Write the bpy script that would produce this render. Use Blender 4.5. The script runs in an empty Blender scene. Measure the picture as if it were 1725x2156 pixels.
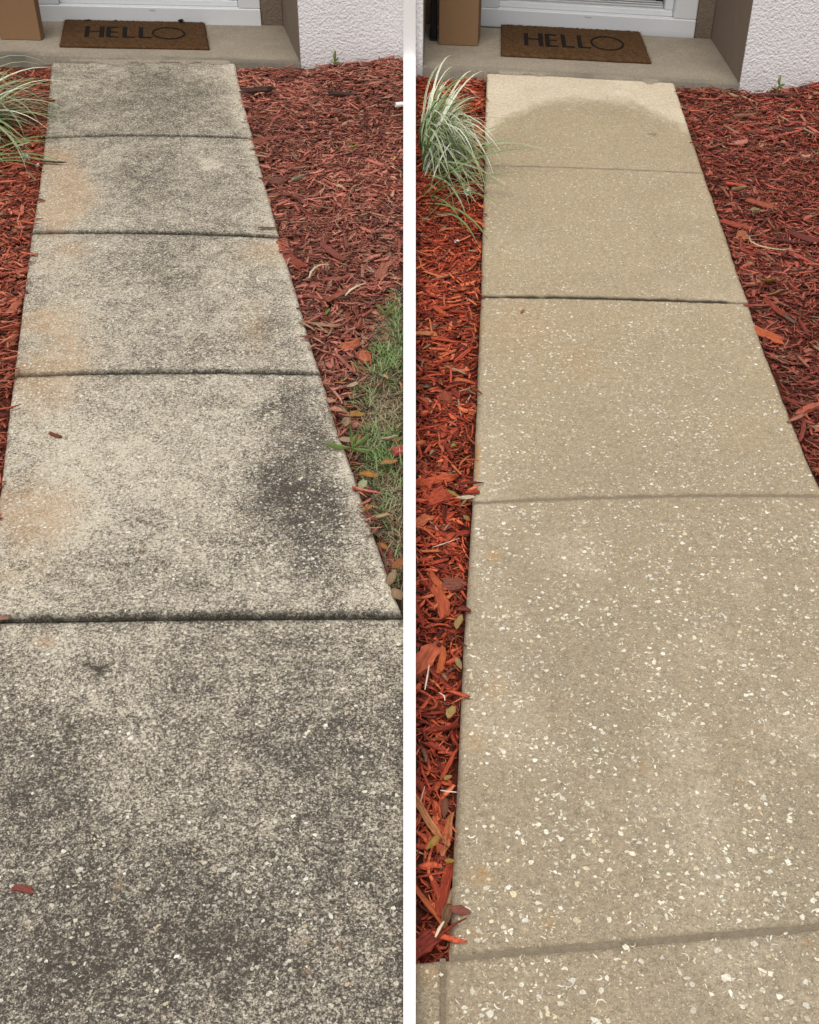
import bpy, math, random
import numpy as np
from math import radians, sin, cos, pi
from mathutils import Vector, Matrix

S = bpy.context.scene
C = S.collection
rng = np.random.default_rng(7)
random.seed(7)

# ------------------------------------------------------------------ camera, world, sun, exposure
H = 1.75                     # camera height
PITCH = radians(36.9)        # looking down
F = 2500.0                   # focal length in units of a 1725 x 2156 picture
cam = bpy.data.cameras.new('camera')
cam.sensor_fit = 'VERTICAL'; cam.sensor_height = 36.0; cam.lens = 36.0 * F / 2156.0
cam.clip_start = 0.05; cam.clip_end = 500
camo = bpy.data.objects.new('camera', cam); C.objects.link(camo)
camo.location = (0, 0, H); camo.rotation_euler = (pi / 2 - PITCH, 0, 0)
S.camera = camo

w = bpy.data.worlds.new('World'); S.world = w; w.use_nodes = True
nt = w.node_tree; nt.nodes.clear()
out = nt.nodes.new('ShaderNodeOutputWorld'); bg = nt.nodes.new('ShaderNodeBackground')
sky = nt.nodes.new('ShaderNodeTexSky'); sky.sky_type = 'NISHITA'; sky.sun_disc = False
sky.sun_elevation = radians(68); sky.sun_rotation = radians(200)
sky.air_density = 1.0; sky.dust_density = 4.0; sky.ozone_density = 1.0
hs = nt.nodes.new('ShaderNodeHueSaturation'); hs.inputs['Saturation'].default_value = 0.22   # overcast: a grey sky
nt.links.new(sky.outputs[0], hs.inputs['Color']); nt.links.new(hs.outputs[0], bg.inputs[0])
bg.inputs[1].default_value = 0.10
nt.links.new(bg.outputs[0], out.inputs[0])

sl = bpy.data.lights.new('sun', 'SUN'); sl.energy = 1.3; sl.angle = radians(50); sl.color = (1.0, 0.93, 0.82)
so = bpy.data.objects.new('sun', sl); C.objects.link(so)
el, az = radians(68), radians(200)
dvec = Vector((sin(az) * cos(el), cos(az) * cos(el), sin(el)))
so.rotation_euler = dvec.to_track_quat('Z', 'Y').to_euler()
so.location = dvec * 10

S.view_settings.view_transform = 'Standard'; S.view_settings.look = 'None'
S.view_settings.exposure = 0.38; S.view_settings.gamma = 1.0
S.view_settings.use_curve_mapping = False

# ------------------------------------------------------------------ geometry helpers
SP, CP = sin(PITCH), cos(PITCH)
def P(px, py, z=0.0):
    """the point at height z seen at (px, py) of a 1725 x 2156 picture"""
    x = (px - 862.5) / F; y = (1078.0 - py) / F
    d = (x, CP + y * SP, -SP + y * CP)
    t = (z - H) / d[2]
    return Vector((d[0] * t, d[1] * t, z))
def proj(X, Y, Z=0.0):
    dep = Y * CP + (H - Z) * SP
    up = Y * SP - (H - Z) * CP
    return 862.5 + F * X / dep, 1078.0 - F * up / dep
def P2(px, py, z=0.0):
    v = P(px, py, z); return (v.x, v.y)

def _hash(ix, iy, seed):
    n = (ix.astype(np.int64) * 374761393 + iy.astype(np.int64) * 668265263 + seed * 1442695041) & 0x7fffffff
    n = (n ^ (n >> 13)) * 1274126177 & 0x7fffffff
    n = n ^ (n >> 16)
    return (n & 0xffff) / 65535.0
def vnoise(x, y, seed=0):
    x = np.asarray(x, float); y = np.asarray(y, float)
    ix, iy = np.floor(x), np.floor(y); fx, fy = x - ix, y - iy
    fx = fx * fx * (3 - 2 * fx); fy = fy * fy * (3 - 2 * fy)
    a = _hash(ix, iy, seed); b = _hash(ix + 1, iy, seed); c = _hash(ix, iy + 1, seed); d = _hash(ix + 1, iy + 1, seed)
    return a + (b - a) * fx + (c - a) * fy + (a - b - c + d) * fx * fy
def fbm(x, y, seed=0, octv=4, g=0.5):
    s = 0; a = 1; t = 0
    for o in range(octv):
        s = s + a * vnoise(x * 2 ** o + 17.3 * o, y * 2 ** o - 9.1 * o, seed + o); t += a; a *= g
    return s / t
def sstep(a, b, x):
    t = np.clip((x - a) / (b - a), 0, 1); return t * t * (3 - 2 * t)
def in_poly(X, Y, poly):
    X = np.asarray(X); Y = np.asarray(Y); r = np.zeros(X.shape, bool); n = len(poly); j = n - 1
    for i in range(n):
        xi, yi = poly[i]; xj, yj = poly[j]
        r ^= ((yi > Y) != (yj > Y)) & (X < (xj - xi) * (Y - yi) / (yj - yi + 1e-12) + xi)
        j = i
    return r

def mesh_np(name, V, faces, mat=None, parent=None, attrs=None, smooth=False, mats=None, midx=None):
    """faces: int array (n,k) or list of lists"""
    me = bpy.data.meshes.new(name)
    V = np.asarray(V, np.float32)
    if isinstance(faces, np.ndarray):
        n, k = faces.shape
        me.vertices.add(len(V)); me.vertices.foreach_set('co', V.ravel())
        me.loops.add(n * k); me.loops.foreach_set('vertex_index', faces.astype(np.int32).ravel())
        me.polygons.add(n)
        me.polygons.foreach_set('loop_start', np.arange(0, n * k, k, dtype=np.int32))
        me.polygons.foreach_set('loop_total', np.full(n, k, np.int32))
        me.update(calc_edges=True)
    else:
        me.from_pydata([tuple(v) for v in V], [], faces); me.update()
    if attrs:
        for an, arr in attrs.items():
            arr = np.asarray(arr, np.float32)
            if arr.ndim == 1:
                a = me.attributes.new(an, 'FLOAT', 'POINT'); a.data.foreach_set('value', arr)
            else:
                a = me.attributes.new(an, 'FLOAT_COLOR', 'POINT')
                if arr.shape[1] == 3: arr = np.hstack([arr, np.ones((len(arr), 1), np.float32)])
                a.data.foreach_set('color', arr.ravel())
    for m in (mats or ([mat] if mat else [])): me.materials.append(m)
    if midx is not None: me.polygons.foreach_set('material_index', np.asarray(midx, np.int32))
    if smooth: me.polygons.foreach_set('use_smooth', np.ones(len(me.polygons), bool))
    o = bpy.data.objects.new(name, me); C.objects.link(o)
    if parent: o.parent = parent
    return o

def thing(name, label, cat, loc=(0, 0, 0), rz=0.0, group=None):
    o = bpy.data.objects.new(name, None); C.objects.link(o); o.location = loc; o.rotation_euler = (0, 0, rz)
    o.empty_display_size = 0.05
    return tag(o, label, cat, group)
def tag(o, label=None, cat=None, group=None, kind=None):
    if label: o['label'] = label
    if cat: o['category'] = cat
    if group: o['group'] = group
    if kind: o['kind'] = kind
    return o

class MB:
    def __init__(s): s.v = []; s.f = []
    def prism(s, plan, z0, z1):
        plan = [tuple(p)[:2] for p in plan]
        a = sum(plan[i][0] * plan[(i + 1) % len(plan)][1] - plan[(i + 1) % len(plan)][0] * plan[i][1] for i in range(len(plan)))
        if a < 0: plan = plan[::-1]
        b = len(s.v); n = len(plan)
        s.v += [(p[0], p[1], z0) for p in plan] + [(p[0], p[1], z1) for p in plan]
        s.f.append([b + i for i in range(n)][::-1]); s.f.append([b + n + i for i in range(n)])
        for i in range(n):
            j = (i + 1) % n; s.f.append([b + i, b + j, b + n + j, b + n + i])
        return s
    def build(s, name, mat, parent=None, bevel=0.0, seg=2, smooth=False):
        o = mesh_np(name, s.v, s.f, mat, parent, smooth=smooth)
        if bevel:
            m = o.modifiers.new('bevel', 'BEVEL'); m.width = bevel; m.segments = seg; m.limit_method = 'ANGLE'
        return o

# ------------------------------------------------------------------ materials
def newmat(name, rough=0.85, spec=0.3):
    m = bpy.data.materials.new(name); m.use_nodes = True
    b = m.node_tree.nodes['Principled BSDF']; b.inputs['Roughness'].default_value = rough
    b.inputs['Specular IOR Level'].default_value = spec
    return m, m.node_tree, b
def N(nt, t, **kw):
    n = nt.nodes.new(t)
    for k, v in kw.items():
        if k in n.inputs: n.inputs[k].default_value = v
        else: setattr(n, k, v)
    return n
def noise(nt, scale, detail=3, rough=0.55, vec=None, dist=0.0):
    n = N(nt, 'ShaderNodeTexNoise', Scale=scale, Detail=detail, Roughness=rough, Distortion=dist)
    if vec is not None: nt.links.new(vec, n.inputs['Vector'])
    return n.outputs['Fac']
def math_(nt, op, a, b=None, clamp=False):
    n = nt.nodes.new('ShaderNodeMath'); n.operation = op; n.use_clamp = clamp
    for i, v in enumerate((a, b)):
        if v is None: continue
        if isinstance(v, (int, float)): n.inputs[i].default_value = v
        else: nt.links.new(v, n.inputs[i])
    return n.outputs[0]
def mixc(nt, fac, a, b, mode='MIX'):
    n = nt.nodes.new('ShaderNodeMix'); n.data_type = 'RGBA'; n.blend_type = mode
    for idx, v in ((0, fac), (6, a), (7, b)):
        if isinstance(v, (int, float)): n.inputs[idx].default_value = v
        elif isinstance(v, tuple): n.inputs[idx].default_value = v if len(v) == 4 else v + (1,)
        else: nt.links.new(v, n.inputs[idx])
    return n.outputs[2]
def ramp(nt, fac, stops):
    r = nt.nodes.new('ShaderNodeValToRGB'); e = r.color_ramp.elements
    while len(e) < len(stops): e.new(0.5)
    for i, (p, c) in enumerate(stops):
        e[i].position = p; e[i].color = c if len(c) == 4 else tuple(c) + (1,)
    nt.links.new(fac, r.inputs[0]); return r.outputs[0]
def bump(nt, b, h, strength=0.4, dist=0.002):
    n = N(nt, 'ShaderNodeBump', Strength=strength, Distance=dist); nt.links.new(h, n.inputs['Height'])
    nt.links.new(n.outputs[0], b.inputs['Normal'])
def pos(nt): return nt.nodes.new('ShaderNodeNewGeometry').outputs['Position']
def attr(nt, name, what='Fac'):
    a = nt.nodes.new('ShaderNodeAttribute'); a.attribute_name = name; return a.outputs[what]
def L(m_nt, a, b): m_nt.links.new(a, b)

M = {}
def speck(nt, p, scale, lo, hi, rnd):
    """small hard flecks: cells of a Voronoi pattern, only some of them filled"""
    wn = N(nt, 'ShaderNodeTexNoise', Scale=scale * 1.6, Detail=1); L(nt, p, wn.inputs['Vector'])
    vm = nt.nodes.new('ShaderNodeVectorMath'); vm.operation = 'MULTIPLY_ADD'
    L(nt, wn.outputs['Color'], vm.inputs[0]); vm.inputs[1].default_value = (.9 / scale,) * 3; L(nt, p, vm.inputs[2])
    v = N(nt, 'ShaderNodeTexVoronoi', Scale=scale); L(nt, vm.outputs[0], v.inputs['Vector'])
    near = ramp(nt, v.outputs['Distance'], [(lo, (1, 1, 1)), (hi, (0, 0, 0))])
    sep = nt.nodes.new('ShaderNodeSeparateColor'); L(nt, v.outputs['Color'], sep.inputs[0])
    on = math_(nt, 'GREATER_THAN', sep.outputs[0], 1 - rnd)
    return math_(nt, 'MULTIPLY', near, on), sep.outputs[1]
def grains(nt, p, scale):
    """a random value per sand grain"""
    v = N(nt, 'ShaderNodeTexVoronoi', Scale=scale); L(nt, p, v.inputs['Vector'])
    sep = nt.nodes.new('ShaderNodeSeparateColor'); L(nt, v.outputs['Color'], sep.inputs[0]); return sep.outputs[0]
def make_dirty():
    m, nt, b = newmat('stained_concrete', 0.92, 0.2)
    p = pos(nt)
    n1 = noise(nt, 300, 2, 0.65, p); n2 = noise(nt, 105, 4, 0.65, p); n3 = noise(nt, 26, 4, 0.6, p)
    st = attr(nt, 'stain')
    g1 = grains(nt, p, 400); g2 = grains(nt, p, 215)
    f = math_(nt, 'ADD', st, math_(nt, 'MULTIPLY', math_(nt, 'SUBTRACT', n1, 0.5), 1.3))
    f = math_(nt, 'ADD', f, math_(nt, 'MULTIPLY', math_(nt, 'SUBTRACT', g1, 0.5), .62))
    f = math_(nt, 'ADD', f, math_(nt, 'MULTIPLY', math_(nt, 'SUBTRACT', g2, 0.5), .50))
    f = math_(nt, 'ADD', f, math_(nt, 'MULTIPLY', math_(nt, 'SUBTRACT', n2, 0.5), 1.5))
    f = math_(nt, 'ADD', f, math_(nt, 'MULTIPLY', math_(nt, 'SUBTRACT', n3, 0.5), 0.85), True)
    col = ramp(nt, f, [(0.0, (0.61, 0.552, 0.445)), (0.30, (0.415, 0.370, 0.288)), (0.60, (0.205, 0.180, 0.145)), (1.0, (0.066, 0.057, 0.047))])
    ru = math_(nt, 'MULTIPLY', attr(nt, 'rust'), math_(nt, 'ADD', math_(nt, 'MULTIPLY', n2, 1.2), 0.25), True)
    col = mixc(nt, math_(nt, 'MULTIPLY', ru, .85), col, (0.43, 0.275, 0.15))
    sp, sr = speck(nt, p, 92, .22, .34, .27)
    sp2, sr2 = speck(nt, p, 190, .25, .36, .22)
    k = math_(nt, 'SUBTRACT', 1.15, math_(nt, 'MULTIPLY', st, 0.75), True)
    col = mixc(nt, math_(nt, 'MULTIPLY', math_(nt, 'MAXIMUM', sp, math_(nt, 'MULTIPLY', sp2, .8)), k), col, (0.74, 0.69, 0.58))
    col = mixc(nt, attr(nt, 'moss'), col, (0.020, 0.020, 0.014))
    L(nt, col, b.inputs['Base Color'])
    bump(nt, b, math_(nt, 'ADD', n1, math_(nt, 'MULTIPLY', n2, 1.5)), 0.55, 0.0018)
    return m
def make_clean():
    m, nt, b = newmat('washed_concrete', 0.88, 0.25)
    p = pos(nt)
    n1 = noise(nt, 380, 2, 0.65, p); n2 = noise(nt, 60, 3, 0.55, p); n3 = noise(nt, 3.0, 3, 0.55, p)
    damp = mixc(nt, n3, (0.355, 0.280, 0.182), (0.415, 0.335, 0.223))
    damp = mixc(nt, attr(nt, 'grey'), damp, (0.315, 0.262, 0.184))
    col = mixc(nt, attr(nt, 'dry'), damp, (0.68, 0.585, 0.445))
    k = math_(nt, 'ADD', math_(nt, 'MULTIPLY', math_(nt, 'SUBTRACT', n1, 0.5), 0.9), math_(nt, 'MULTIPLY', math_(nt, 'SUBTRACT', n2, 0.5), 0.5))
    k = math_(nt, 'ADD', k, math_(nt, 'MULTIPLY', math_(nt, 'SUBTRACT', grains(nt, p, 360), 0.5), .42))
    k = math_(nt, 'ADD', k, math_(nt, 'MULTIPLY', math_(nt, 'SUBTRACT', grains(nt, p, 190), 0.5), .26))
    k = math_(nt, 'ADD', k, 1.0)
    kc = nt.nodes.new('ShaderNodeCombineColor')
    for i in range(3): L(nt, k, kc.inputs[i])
    col = mixc(nt, 1.0, col, kc.outputs[0], 'MULTIPLY')
    pit, pr = speck(nt, p, 120, .12, .2, .12)
    col = mixc(nt, math_(nt, 'MULTIPLY', pit, 0.6), col, (0.085, 0.07, 0.05))
    s1, r1 = speck(nt, p, 125, .20, .30, .13); s2, r2 = speck(nt, p, 230, .25, .35, .16)
    ff = math_(nt, 'MAXIMUM', s1, math_(nt, 'MULTIPLY', s2, .75))
    col = mixc(nt, math_(nt, 'MULTIPLY', ff, 0.85), col, (0.70, 0.62, 0.46))
    col = mixc(nt, attr(nt, 'rust'), col, (0.46, 0.22, 0.045))
    col = mixc(nt, attr(nt, 'moss'), col, (0.060, 0.050, 0.034))
    L(nt, col, b.inputs['Base Color'])
    bump(nt, b, math_(nt, 'ADD', n1, n2), 0.4, 0.0012)
    return m
def make_porch():
    m, nt, b = newmat('porch_concrete', 0.85, 0.25)
    p = pos(nt)
    n1 = noise(nt, 260, 2, 0.6, p); n2 = noise(nt, 7, 4, 0.6, p)
    n3 = noise(nt, 45, 4, 0.65, p)
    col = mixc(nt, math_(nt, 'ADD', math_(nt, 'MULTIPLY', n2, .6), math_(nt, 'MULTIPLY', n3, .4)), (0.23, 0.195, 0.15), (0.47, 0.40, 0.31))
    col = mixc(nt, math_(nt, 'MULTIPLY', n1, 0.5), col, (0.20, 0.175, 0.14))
    gk = math_(nt, 'ADD', .8, math_(nt, 'MULTIPLY', grains(nt, p, 200), .42))
    gc = nt.nodes.new('ShaderNodeCombineColor')
    for i in range(3): L(nt, gk, gc.inputs[i])
    col = mixc(nt, 1.0, col, gc.outputs[0], 'MULTIPLY')
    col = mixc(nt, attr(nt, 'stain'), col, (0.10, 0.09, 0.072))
    L(nt, col, b.inputs['Base Color']); bump(nt, b, n1, 0.3, 0.001)
    return m
def make_attr_mat(name, rough=0.8, spec=0.25, grain=160, amt=0.7, bmp=0.5):
    m, nt, b = newmat(name, rough, spec)
    n1 = noise(nt, grain, 3, 0.6, pos(nt))
    k = ramp(nt, n1, [(0.25, (1 - amt,) * 3), (0.75, (1 + 0.5 * amt,) * 3)])
    col = mixc(nt, 1.0, attr(nt, 'col', 'Color'), k, 'MULTIPLY')
    L(nt, col, b.inputs['Base Color'])
    if bmp: bump(nt, b, n1, bmp, 0.0015)
    return m
def make_obj_mat(name, rough=0.75, spec=0.3, stretch=(9, 70, 70), amt=0.6, sss=False):
    """colour from the object's own colour, grain along its length"""
    m, nt, b = newmat(name, rough, spec)
    tc = nt.nodes.new('ShaderNodeTexCoord'); mp = nt.nodes.new('ShaderNodeMapping'); mp.inputs['Scale'].default_value = stretch
    oi = nt.nodes.new('ShaderNodeObjectInfo')
    L(nt, tc.outputs['Object'], mp.inputs['Vector'])
    add = nt.nodes.new('ShaderNodeVectorMath'); L(nt, mp.outputs[0], add.inputs[0])
    cx = nt.nodes.new('ShaderNodeCombineXYZ'); L(nt, math_(nt, 'MULTIPLY', oi.outputs['Random'], 50.0), cx.inputs[0]); L(nt, cx.outputs[0], add.inputs[1])
    n1 = noise(nt, 1.0, 5, 0.7, add.outputs[0])
    k = ramp(nt, n1, [(0.28, (1 - amt,) * 3), (0.72, (1 + 0.4 * amt,) * 3)])
    col = mixc(nt, 1.0, oi.outputs['Color'], k, 'MULTIPLY')
    L(nt, col, b.inputs['Base Color']); bump(nt, b, n1, 0.7, 0.002)
    return m
def make_plain(name, col, rough=0.6, spec=0.4, metal=0.0, var=0.12, scale=25, bmp=0.0, dist=0.001):
    m, nt, b = newmat(name, rough, spec); b.inputs['Metallic'].default_value = metal
    n1 = noise(nt, scale, 4, 0.6, pos(nt))
    c = mixc(nt, n1, tuple(v * (1 - var) for v in col), tuple(min(1, v * (1 + var)) for v in col))
    L(nt, c, b.inputs['Base Color'])
    if bmp: bump(nt, b, n1, bmp, dist)
    return m
def make_stucco(name, col, dirt=0.0):
    m, nt, b = newmat(name, 0.85, 0.2)
    p = pos(nt)
    wn = N(nt, 'ShaderNodeTexNoise', Scale=30, Detail=2); L(nt, p, wn.inputs['Vector'])
    vm = nt.nodes.new('ShaderNodeVectorMath'); vm.operation = 'MULTIPLY_ADD'
    L(nt, wn.outputs['Color'], vm.inputs[0]); vm.inputs[1].default_value = (0.03, 0.03, 0.03); L(nt, p, vm.inputs[2])
    v = N(nt, 'ShaderNodeTexVoronoi', Scale=80); v.feature = 'SMOOTH_F1'; L(nt, vm.outputs[0], v.inputs['Vector'])
    n1 = noise(nt, 95, 4, 0.6, p, .4)
    h = math_(nt, 'ADD', math_(nt, 'MULTIPLY', v.outputs['Distance'], -1.1), math_(nt, 'MULTIPLY', n1, 1.5))
    n2 = noise(nt, 5, 3, 0.5, p)
    c = mixc(nt, n2, tuple(x * 0.92 for x in col), col)
    sx = nt.nodes.new('ShaderNodeSeparateXYZ'); L(nt, p, sx.inputs[0])
    low = ramp(nt, sx.outputs[2], [(0.0, (1, 1, 1)), (0.13, (0, 0, 0))])
    c = mixc(nt, math_(nt, 'MULTIPLY', math_(nt, 'MULTIPLY', low, noise(nt, 34, 4, .7, p)), .55), c, tuple(x * y for x, y in zip(col, (.62, .50, .44))))
    L(nt, c, b.inputs['Base Color'])
    bump(nt, b, h, 0.8, 0.005)
    return m
def make_soil(name, a, b_, scale=40):
    m, nt, b = newmat(name, 0.95, 0.1)
    p = pos(nt); n1 = noise(nt, scale, 5, 0.65, p); n2 = noise(nt, scale * 5, 3, 0.6, p)
    f = math_(nt, 'ADD', math_(nt, 'MULTIPLY', n1, 0.6), math_(nt, 'MULTIPLY', n2, 0.4))
    L(nt, ramp(nt, f, [(0.35, a), (0.65, b_)]), b.inputs['Base Color']); bump(nt, b, f, 0.9, 0.006)
    return m

M['dirty'] = make_dirty(); M['clean'] = make_clean(); M['porch'] = make_porch()
M['shell'] = make_attr_mat('shell_fragment', 0.6, 0.35, 300, 0.35, 0.2)
M['chips'] = make_attr_mat('dyed_wood_shreds', 0.72, 0.28, 170, 0.55, 0.6)
M['chip'] = make_obj_mat('dyed_wood_chip', 0.72, 0.3, (2.2, 16, 3), 0.72)
M['leaf'] = make_obj_mat('dry_leaf', 0.6, 0.35, (7, 9, 6), 0.45)
M['blade'] = make_attr_mat('blade_leaf', 0.5, 0.35, 120, 0.2, 0.0)
M['coir'] = make_attr_mat('coir_fibre', 0.95, 0.1, 300, 0.5, 0.6)
M['white_paint'] = make_plain('white_gloss_paint', (0.74, 0.76, 0.78), 0.35, 0.5, 0, 0.05, 9, 0.15, 0.004)
M['white_strip'] = make_plain('white_gutter_strip', (0.93, 0.93, 0.93), 0.5, 0.3, 0, 0.02, 12)
M['stucco'] = make_stucco('white_stucco', (0.90, 0.90, 0.91))
M['taupe'] = make_stucco('taupe_painted_stucco', (0.215, 0.165, 0.125))
M['taupe_flat'] = make_plain('taupe_paint', (0.215, 0.165, 0.125), 0.75, 0.25, 0, 0.10, 14, 0.3, 0.003)
M['black'] = make_plain('black_metal', (0.012, 0.012, 0.014), 0.4, 0.5, 0, 0.2, 20)
M['alu'] = make_plain('aluminium_track', (0.55, 0.56, 0.58), 0.35, 0.5, 0.85, 0.1, 40)
M['glass'] = make_plain('dark_door_glass', (0.02, 0.022, 0.025), 0.08, 0.6, 0, 0.1, 3)
M['card'] = make_plain('brown_cardboard', (0.27, 0.160, 0.085), 0.85, 0.2, 0, 0.07, 30, 0.1, 0.001)
M['tape'] = make_plain('clear_brown_tape', (0.36, 0.25, 0.14), 0.3, 0.5, 0, 0.05, 30)
M['soil'] = make_soil('dark_mulch_soil', (0.035, 0.011, 0.007), (0.15, 0.040, 0.023), 45)
M['earth'] = make_soil('bare_earth', (0.03, 0.022, 0.015), (0.11, 0.08, 0.05), 30)
M['ground'] = make_soil('lawn_ground', (0.04, 0.05, 0.02), (0.09, 0.09, 0.04), 8)
M['joint'] = make_soil('joint_dirt', (0.012, 0.011, 0.009), (0.05, 0.045, 0.035), 60)
M['joint_clean'] = make_soil('washed_joint_grout', (0.20, 0.165, 0.115), (0.30, 0.25, 0.18), 80)
M['roof'] = make_plain('white_soffit', (0.6, 0.6, 0.58), 0.8)
M['pvc'] = make_plain('white_plastic', (0.82, 0.82, 0.80), 0.4, 0.4, 0, 0.03, 30)
M['puff'] = make_plain('white_petal', (0.80, 0.78, 0.72), 0.7, 0.2, 0, 0.1, 200)

# ------------------------------------------------------------------ plan of the place (edges of the two paths)
LL = [(109, 131), (102, 208), (95, 290), (83, 396), (67, 490), (50, 631), (30, 790), (16, 900), (2, 1024), (-38, 1304), (-140, 2156), (-230, 2900)]
LR = [(495, 131), (510, 205), (533, 291), (559, 390), (588, 497), (609, 565), (631, 641), (662, 750), (676, 788), (709, 900), (742, 990), (779, 1103), (819, 1217), (848, 1297)]
RL = [(1026, 154), (1022, 270), (1021, 350), (1015, 570), (1014, 624), (1005, 839), (996, 1054), (977, 1353), (966, 1603), (955, 1817), (946, 2014)]
RR = [(1418, 170), (1452, 276), (1481, 364), (1518, 468), (1551, 568), (1576, 637), (1602, 717), (1650, 840), (1700, 965), (1738, 1046), (2080, 1930)]
def edge_at(poly, py):
    ys = [p[1] for p in poly]; xs = [p[0] for p in poly]
    return float(np.interp(py, ys, xs))
KD = 13.0 / F
def div_half(Y, Z=0.0): return KD * (Y * CP + (H - Z) * SP)

def line_pts(p0, p1, n, mid=None):
    """world points along a joint, straight or through one middle point"""
    if mid:
        a, m_, b = P(*p0), P(*mid), P(*p1)
        r = []
        for i in range(n):
            t = i / (n - 1)
            r.append(a * (1 - t) * (1 - t) + (m_ * 2 - a * 0.5 - b * 0.5) * (2 * t * (1 - t)) + b * t * t)
        return r
    a, b = P(*p0), P(*p1)
    return [a.lerp(b, i / (n - 1)) for i in range(n)]

def make_slab(name, parent, mat, top, bot, lefte, righte, gt, gb, stainfn, step=0.0085, rnd=0.008, jag=0.003, z=0.0, seed=0, toplow=0.0, botlow=0.0):
    """top, bot: world polylines (far / near joint); lefte, righte: pixel edges or None for a straight side.  gt, gb: half joint widths"""
    def resamp(poly, n):
        d = [0]
        for i in range(1, len(poly)): d.append(d[-1] + (poly[i] - poly[i - 1]).length)
        d = np.array(d) / d[-1]; A = np.array([p[:] for p in poly]); t = np.linspace(0, 1, n)
        return np.stack([np.interp(t, d, A[:, k]) for k in range(3)], 1)
    ln = (np.array(top[0]) - np.array(bot[0])); W_ = (top[-1] - top[0]).length; LN = np.linalg.norm(ln)
    nu = max(12, int(max(W_, (bot[-1] - bot[0]).length) / step)); nv = max(12, int(LN / step))
    T = resamp(top, nu); B = resamp(bot, nu)
    # sides as pixel edges sampled between the joints
    def side(edge, a, b):
        if edge is None: return np.stack([a + (b - a) * t for t in np.linspace(0, 1, nv)])
        ya = proj(*a)[1]; yb = proj(*b)[1]
        ww = []
        for t in np.linspace(0, 1, nv):
            q = a + (b - a) * t; py = proj(*q)[1]; q = P(edge_at(edge, py), py); ww.append(q[:])
        ww = np.array(ww); ww[0] = a; ww[-1] = b
        return ww
    Ls = side(lefte, T[0], B[0]); Rs = side(righte, T[-1], B[-1])
    tv = np.linspace(0, 1, nv)[:, None, None]; tu = np.linspace(0, 1, nu)[None, :, None]
    G = (Ls[:, None] * (1 - tu) + Rs[:, None] * tu) + (T[None] * (1 - tv) + B[None] * tv) - \
        ((T[0] * (1 - tu) + T[-1] * tu) * (1 - tv) + (B[0] * (1 - tu) + B[-1] * tu) * tv)
    X, Y = G[..., 0], G[..., 1]
    # distances to the four sides
    dt = tv[..., 0] * LN; db = (1 - tv[..., 0]) * LN
    dl = tu[..., 0] * W_; dr = (1 - tu[..., 0]) * W_
    # pull the outline in by the joint halves and the ragged edge
    jt = gt + jag * (fbm(X * 60, Y * 9, 11 + seed, 3) - 0.35) * 2; jb = gb + jag * (fbm(X * 60, Y * 9, 31 + seed, 3) - 0.35) * 2
    jl = .45 * jag * (fbm(X * 6, Y * 26, 51 + seed, 4, .65) - 0.5) * 2; jr = .45 * jag * (fbm(X * 6, Y * 26, 71 + seed, 4, .65) - 0.5) * 2
    dirv = np.array(top[0]) - np.array(bot[0]); dirv = dirv / LN
    fall = 0.03
    mv = -np.maximum(jt, 0) * np.exp(-dt / fall) + np.maximum(jb, 0) * np.exp(-db / fall)
    X = X + dirv[0] * mv; Y = Y + dirv[1] * mv
    across = (np.array(top[-1]) - np.array(top[0])); across /= np.linalg.norm(across)
    mh = jl * np.exp(-dl / fall) - jr * np.exp(-dr / fall)
    X = X + across[0] * mh; Y = Y + across[1] * mh
    dm = np.minimum(np.minimum(dt, db), np.minimum(dl, dr)) + 0 * X
    r = rnd
    Z = np.where(dm < r, -(r - np.sqrt(np.maximum(r * r - (r - dm) ** 2, 0))) * 0.9, 0) + z
    Z = Z - toplow * np.exp(-(dt / 0.05) ** 2) - botlow * np.exp(-(db / 0.05) ** 2)
    V = np.stack([X, Y, Z], -1).reshape(-1, 3)
    idx = np.arange(nu * nv).reshape(nv, nu)
    Fq = np.stack([idx[:-1, :-1], idx[1:, :-1], idx[1:, 1:], idx[:-1, 1:]], -1).reshape(-1, 4)
    ring = np.concatenate([idx[0, :], idx[1:, -1], idx[-1, -2::-1], idx[-2:0:-1, 0]])
    Vs = V[ring].copy(); Vs[:, 2] = -0.11
    k0 = len(V); k = len(ring); ar = np.arange(k); nx = (ar + 1) % k
    Fs = np.stack([ring[ar], ring[nx], k0 + nx, k0 + ar], 1)
    V = np.vstack([V, Vs]); Fa = np.vstack([Fq, Fs])
    PX, PY = proj(V[:, 0], V[:, 1], 0.0)
    dj = np.concatenate([np.minimum(dt, db).repeat(nu, 1).reshape(-1) if dt.shape[1] == 1 else np.minimum(dt, db).reshape(-1), np.full(k, 1.0)])
    dmf = np.concatenate([dm.reshape(-1), np.zeros(k)])
    at = stainfn(V[:, 0], V[:, 1], PX, PY, dj, dmf)
    o = mesh_np(name, V, Fa, mat, parent, at, smooth=True)
    poly = [tuple(p) for p in np.concatenate([np.stack([X, Y], -1)[0, :], np.stack([X, Y], -1)[1:, -1], np.stack([X, Y], -1)[-1, -2::-1], np.stack([X, Y], -1)[-2:0:-1, 0]])]
    return o, poly[::6]

def blob(PX, PY, x, y, rx, ry, rot=0.0):
    c, s = cos(radians(rot)), sin(radians(rot)); dx, dy = PX - x, PY - y
    return np.exp(-(((dx * c + dy * s) / rx) ** 2 + ((-dx * s + dy * c) / ry) ** 2))

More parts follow.
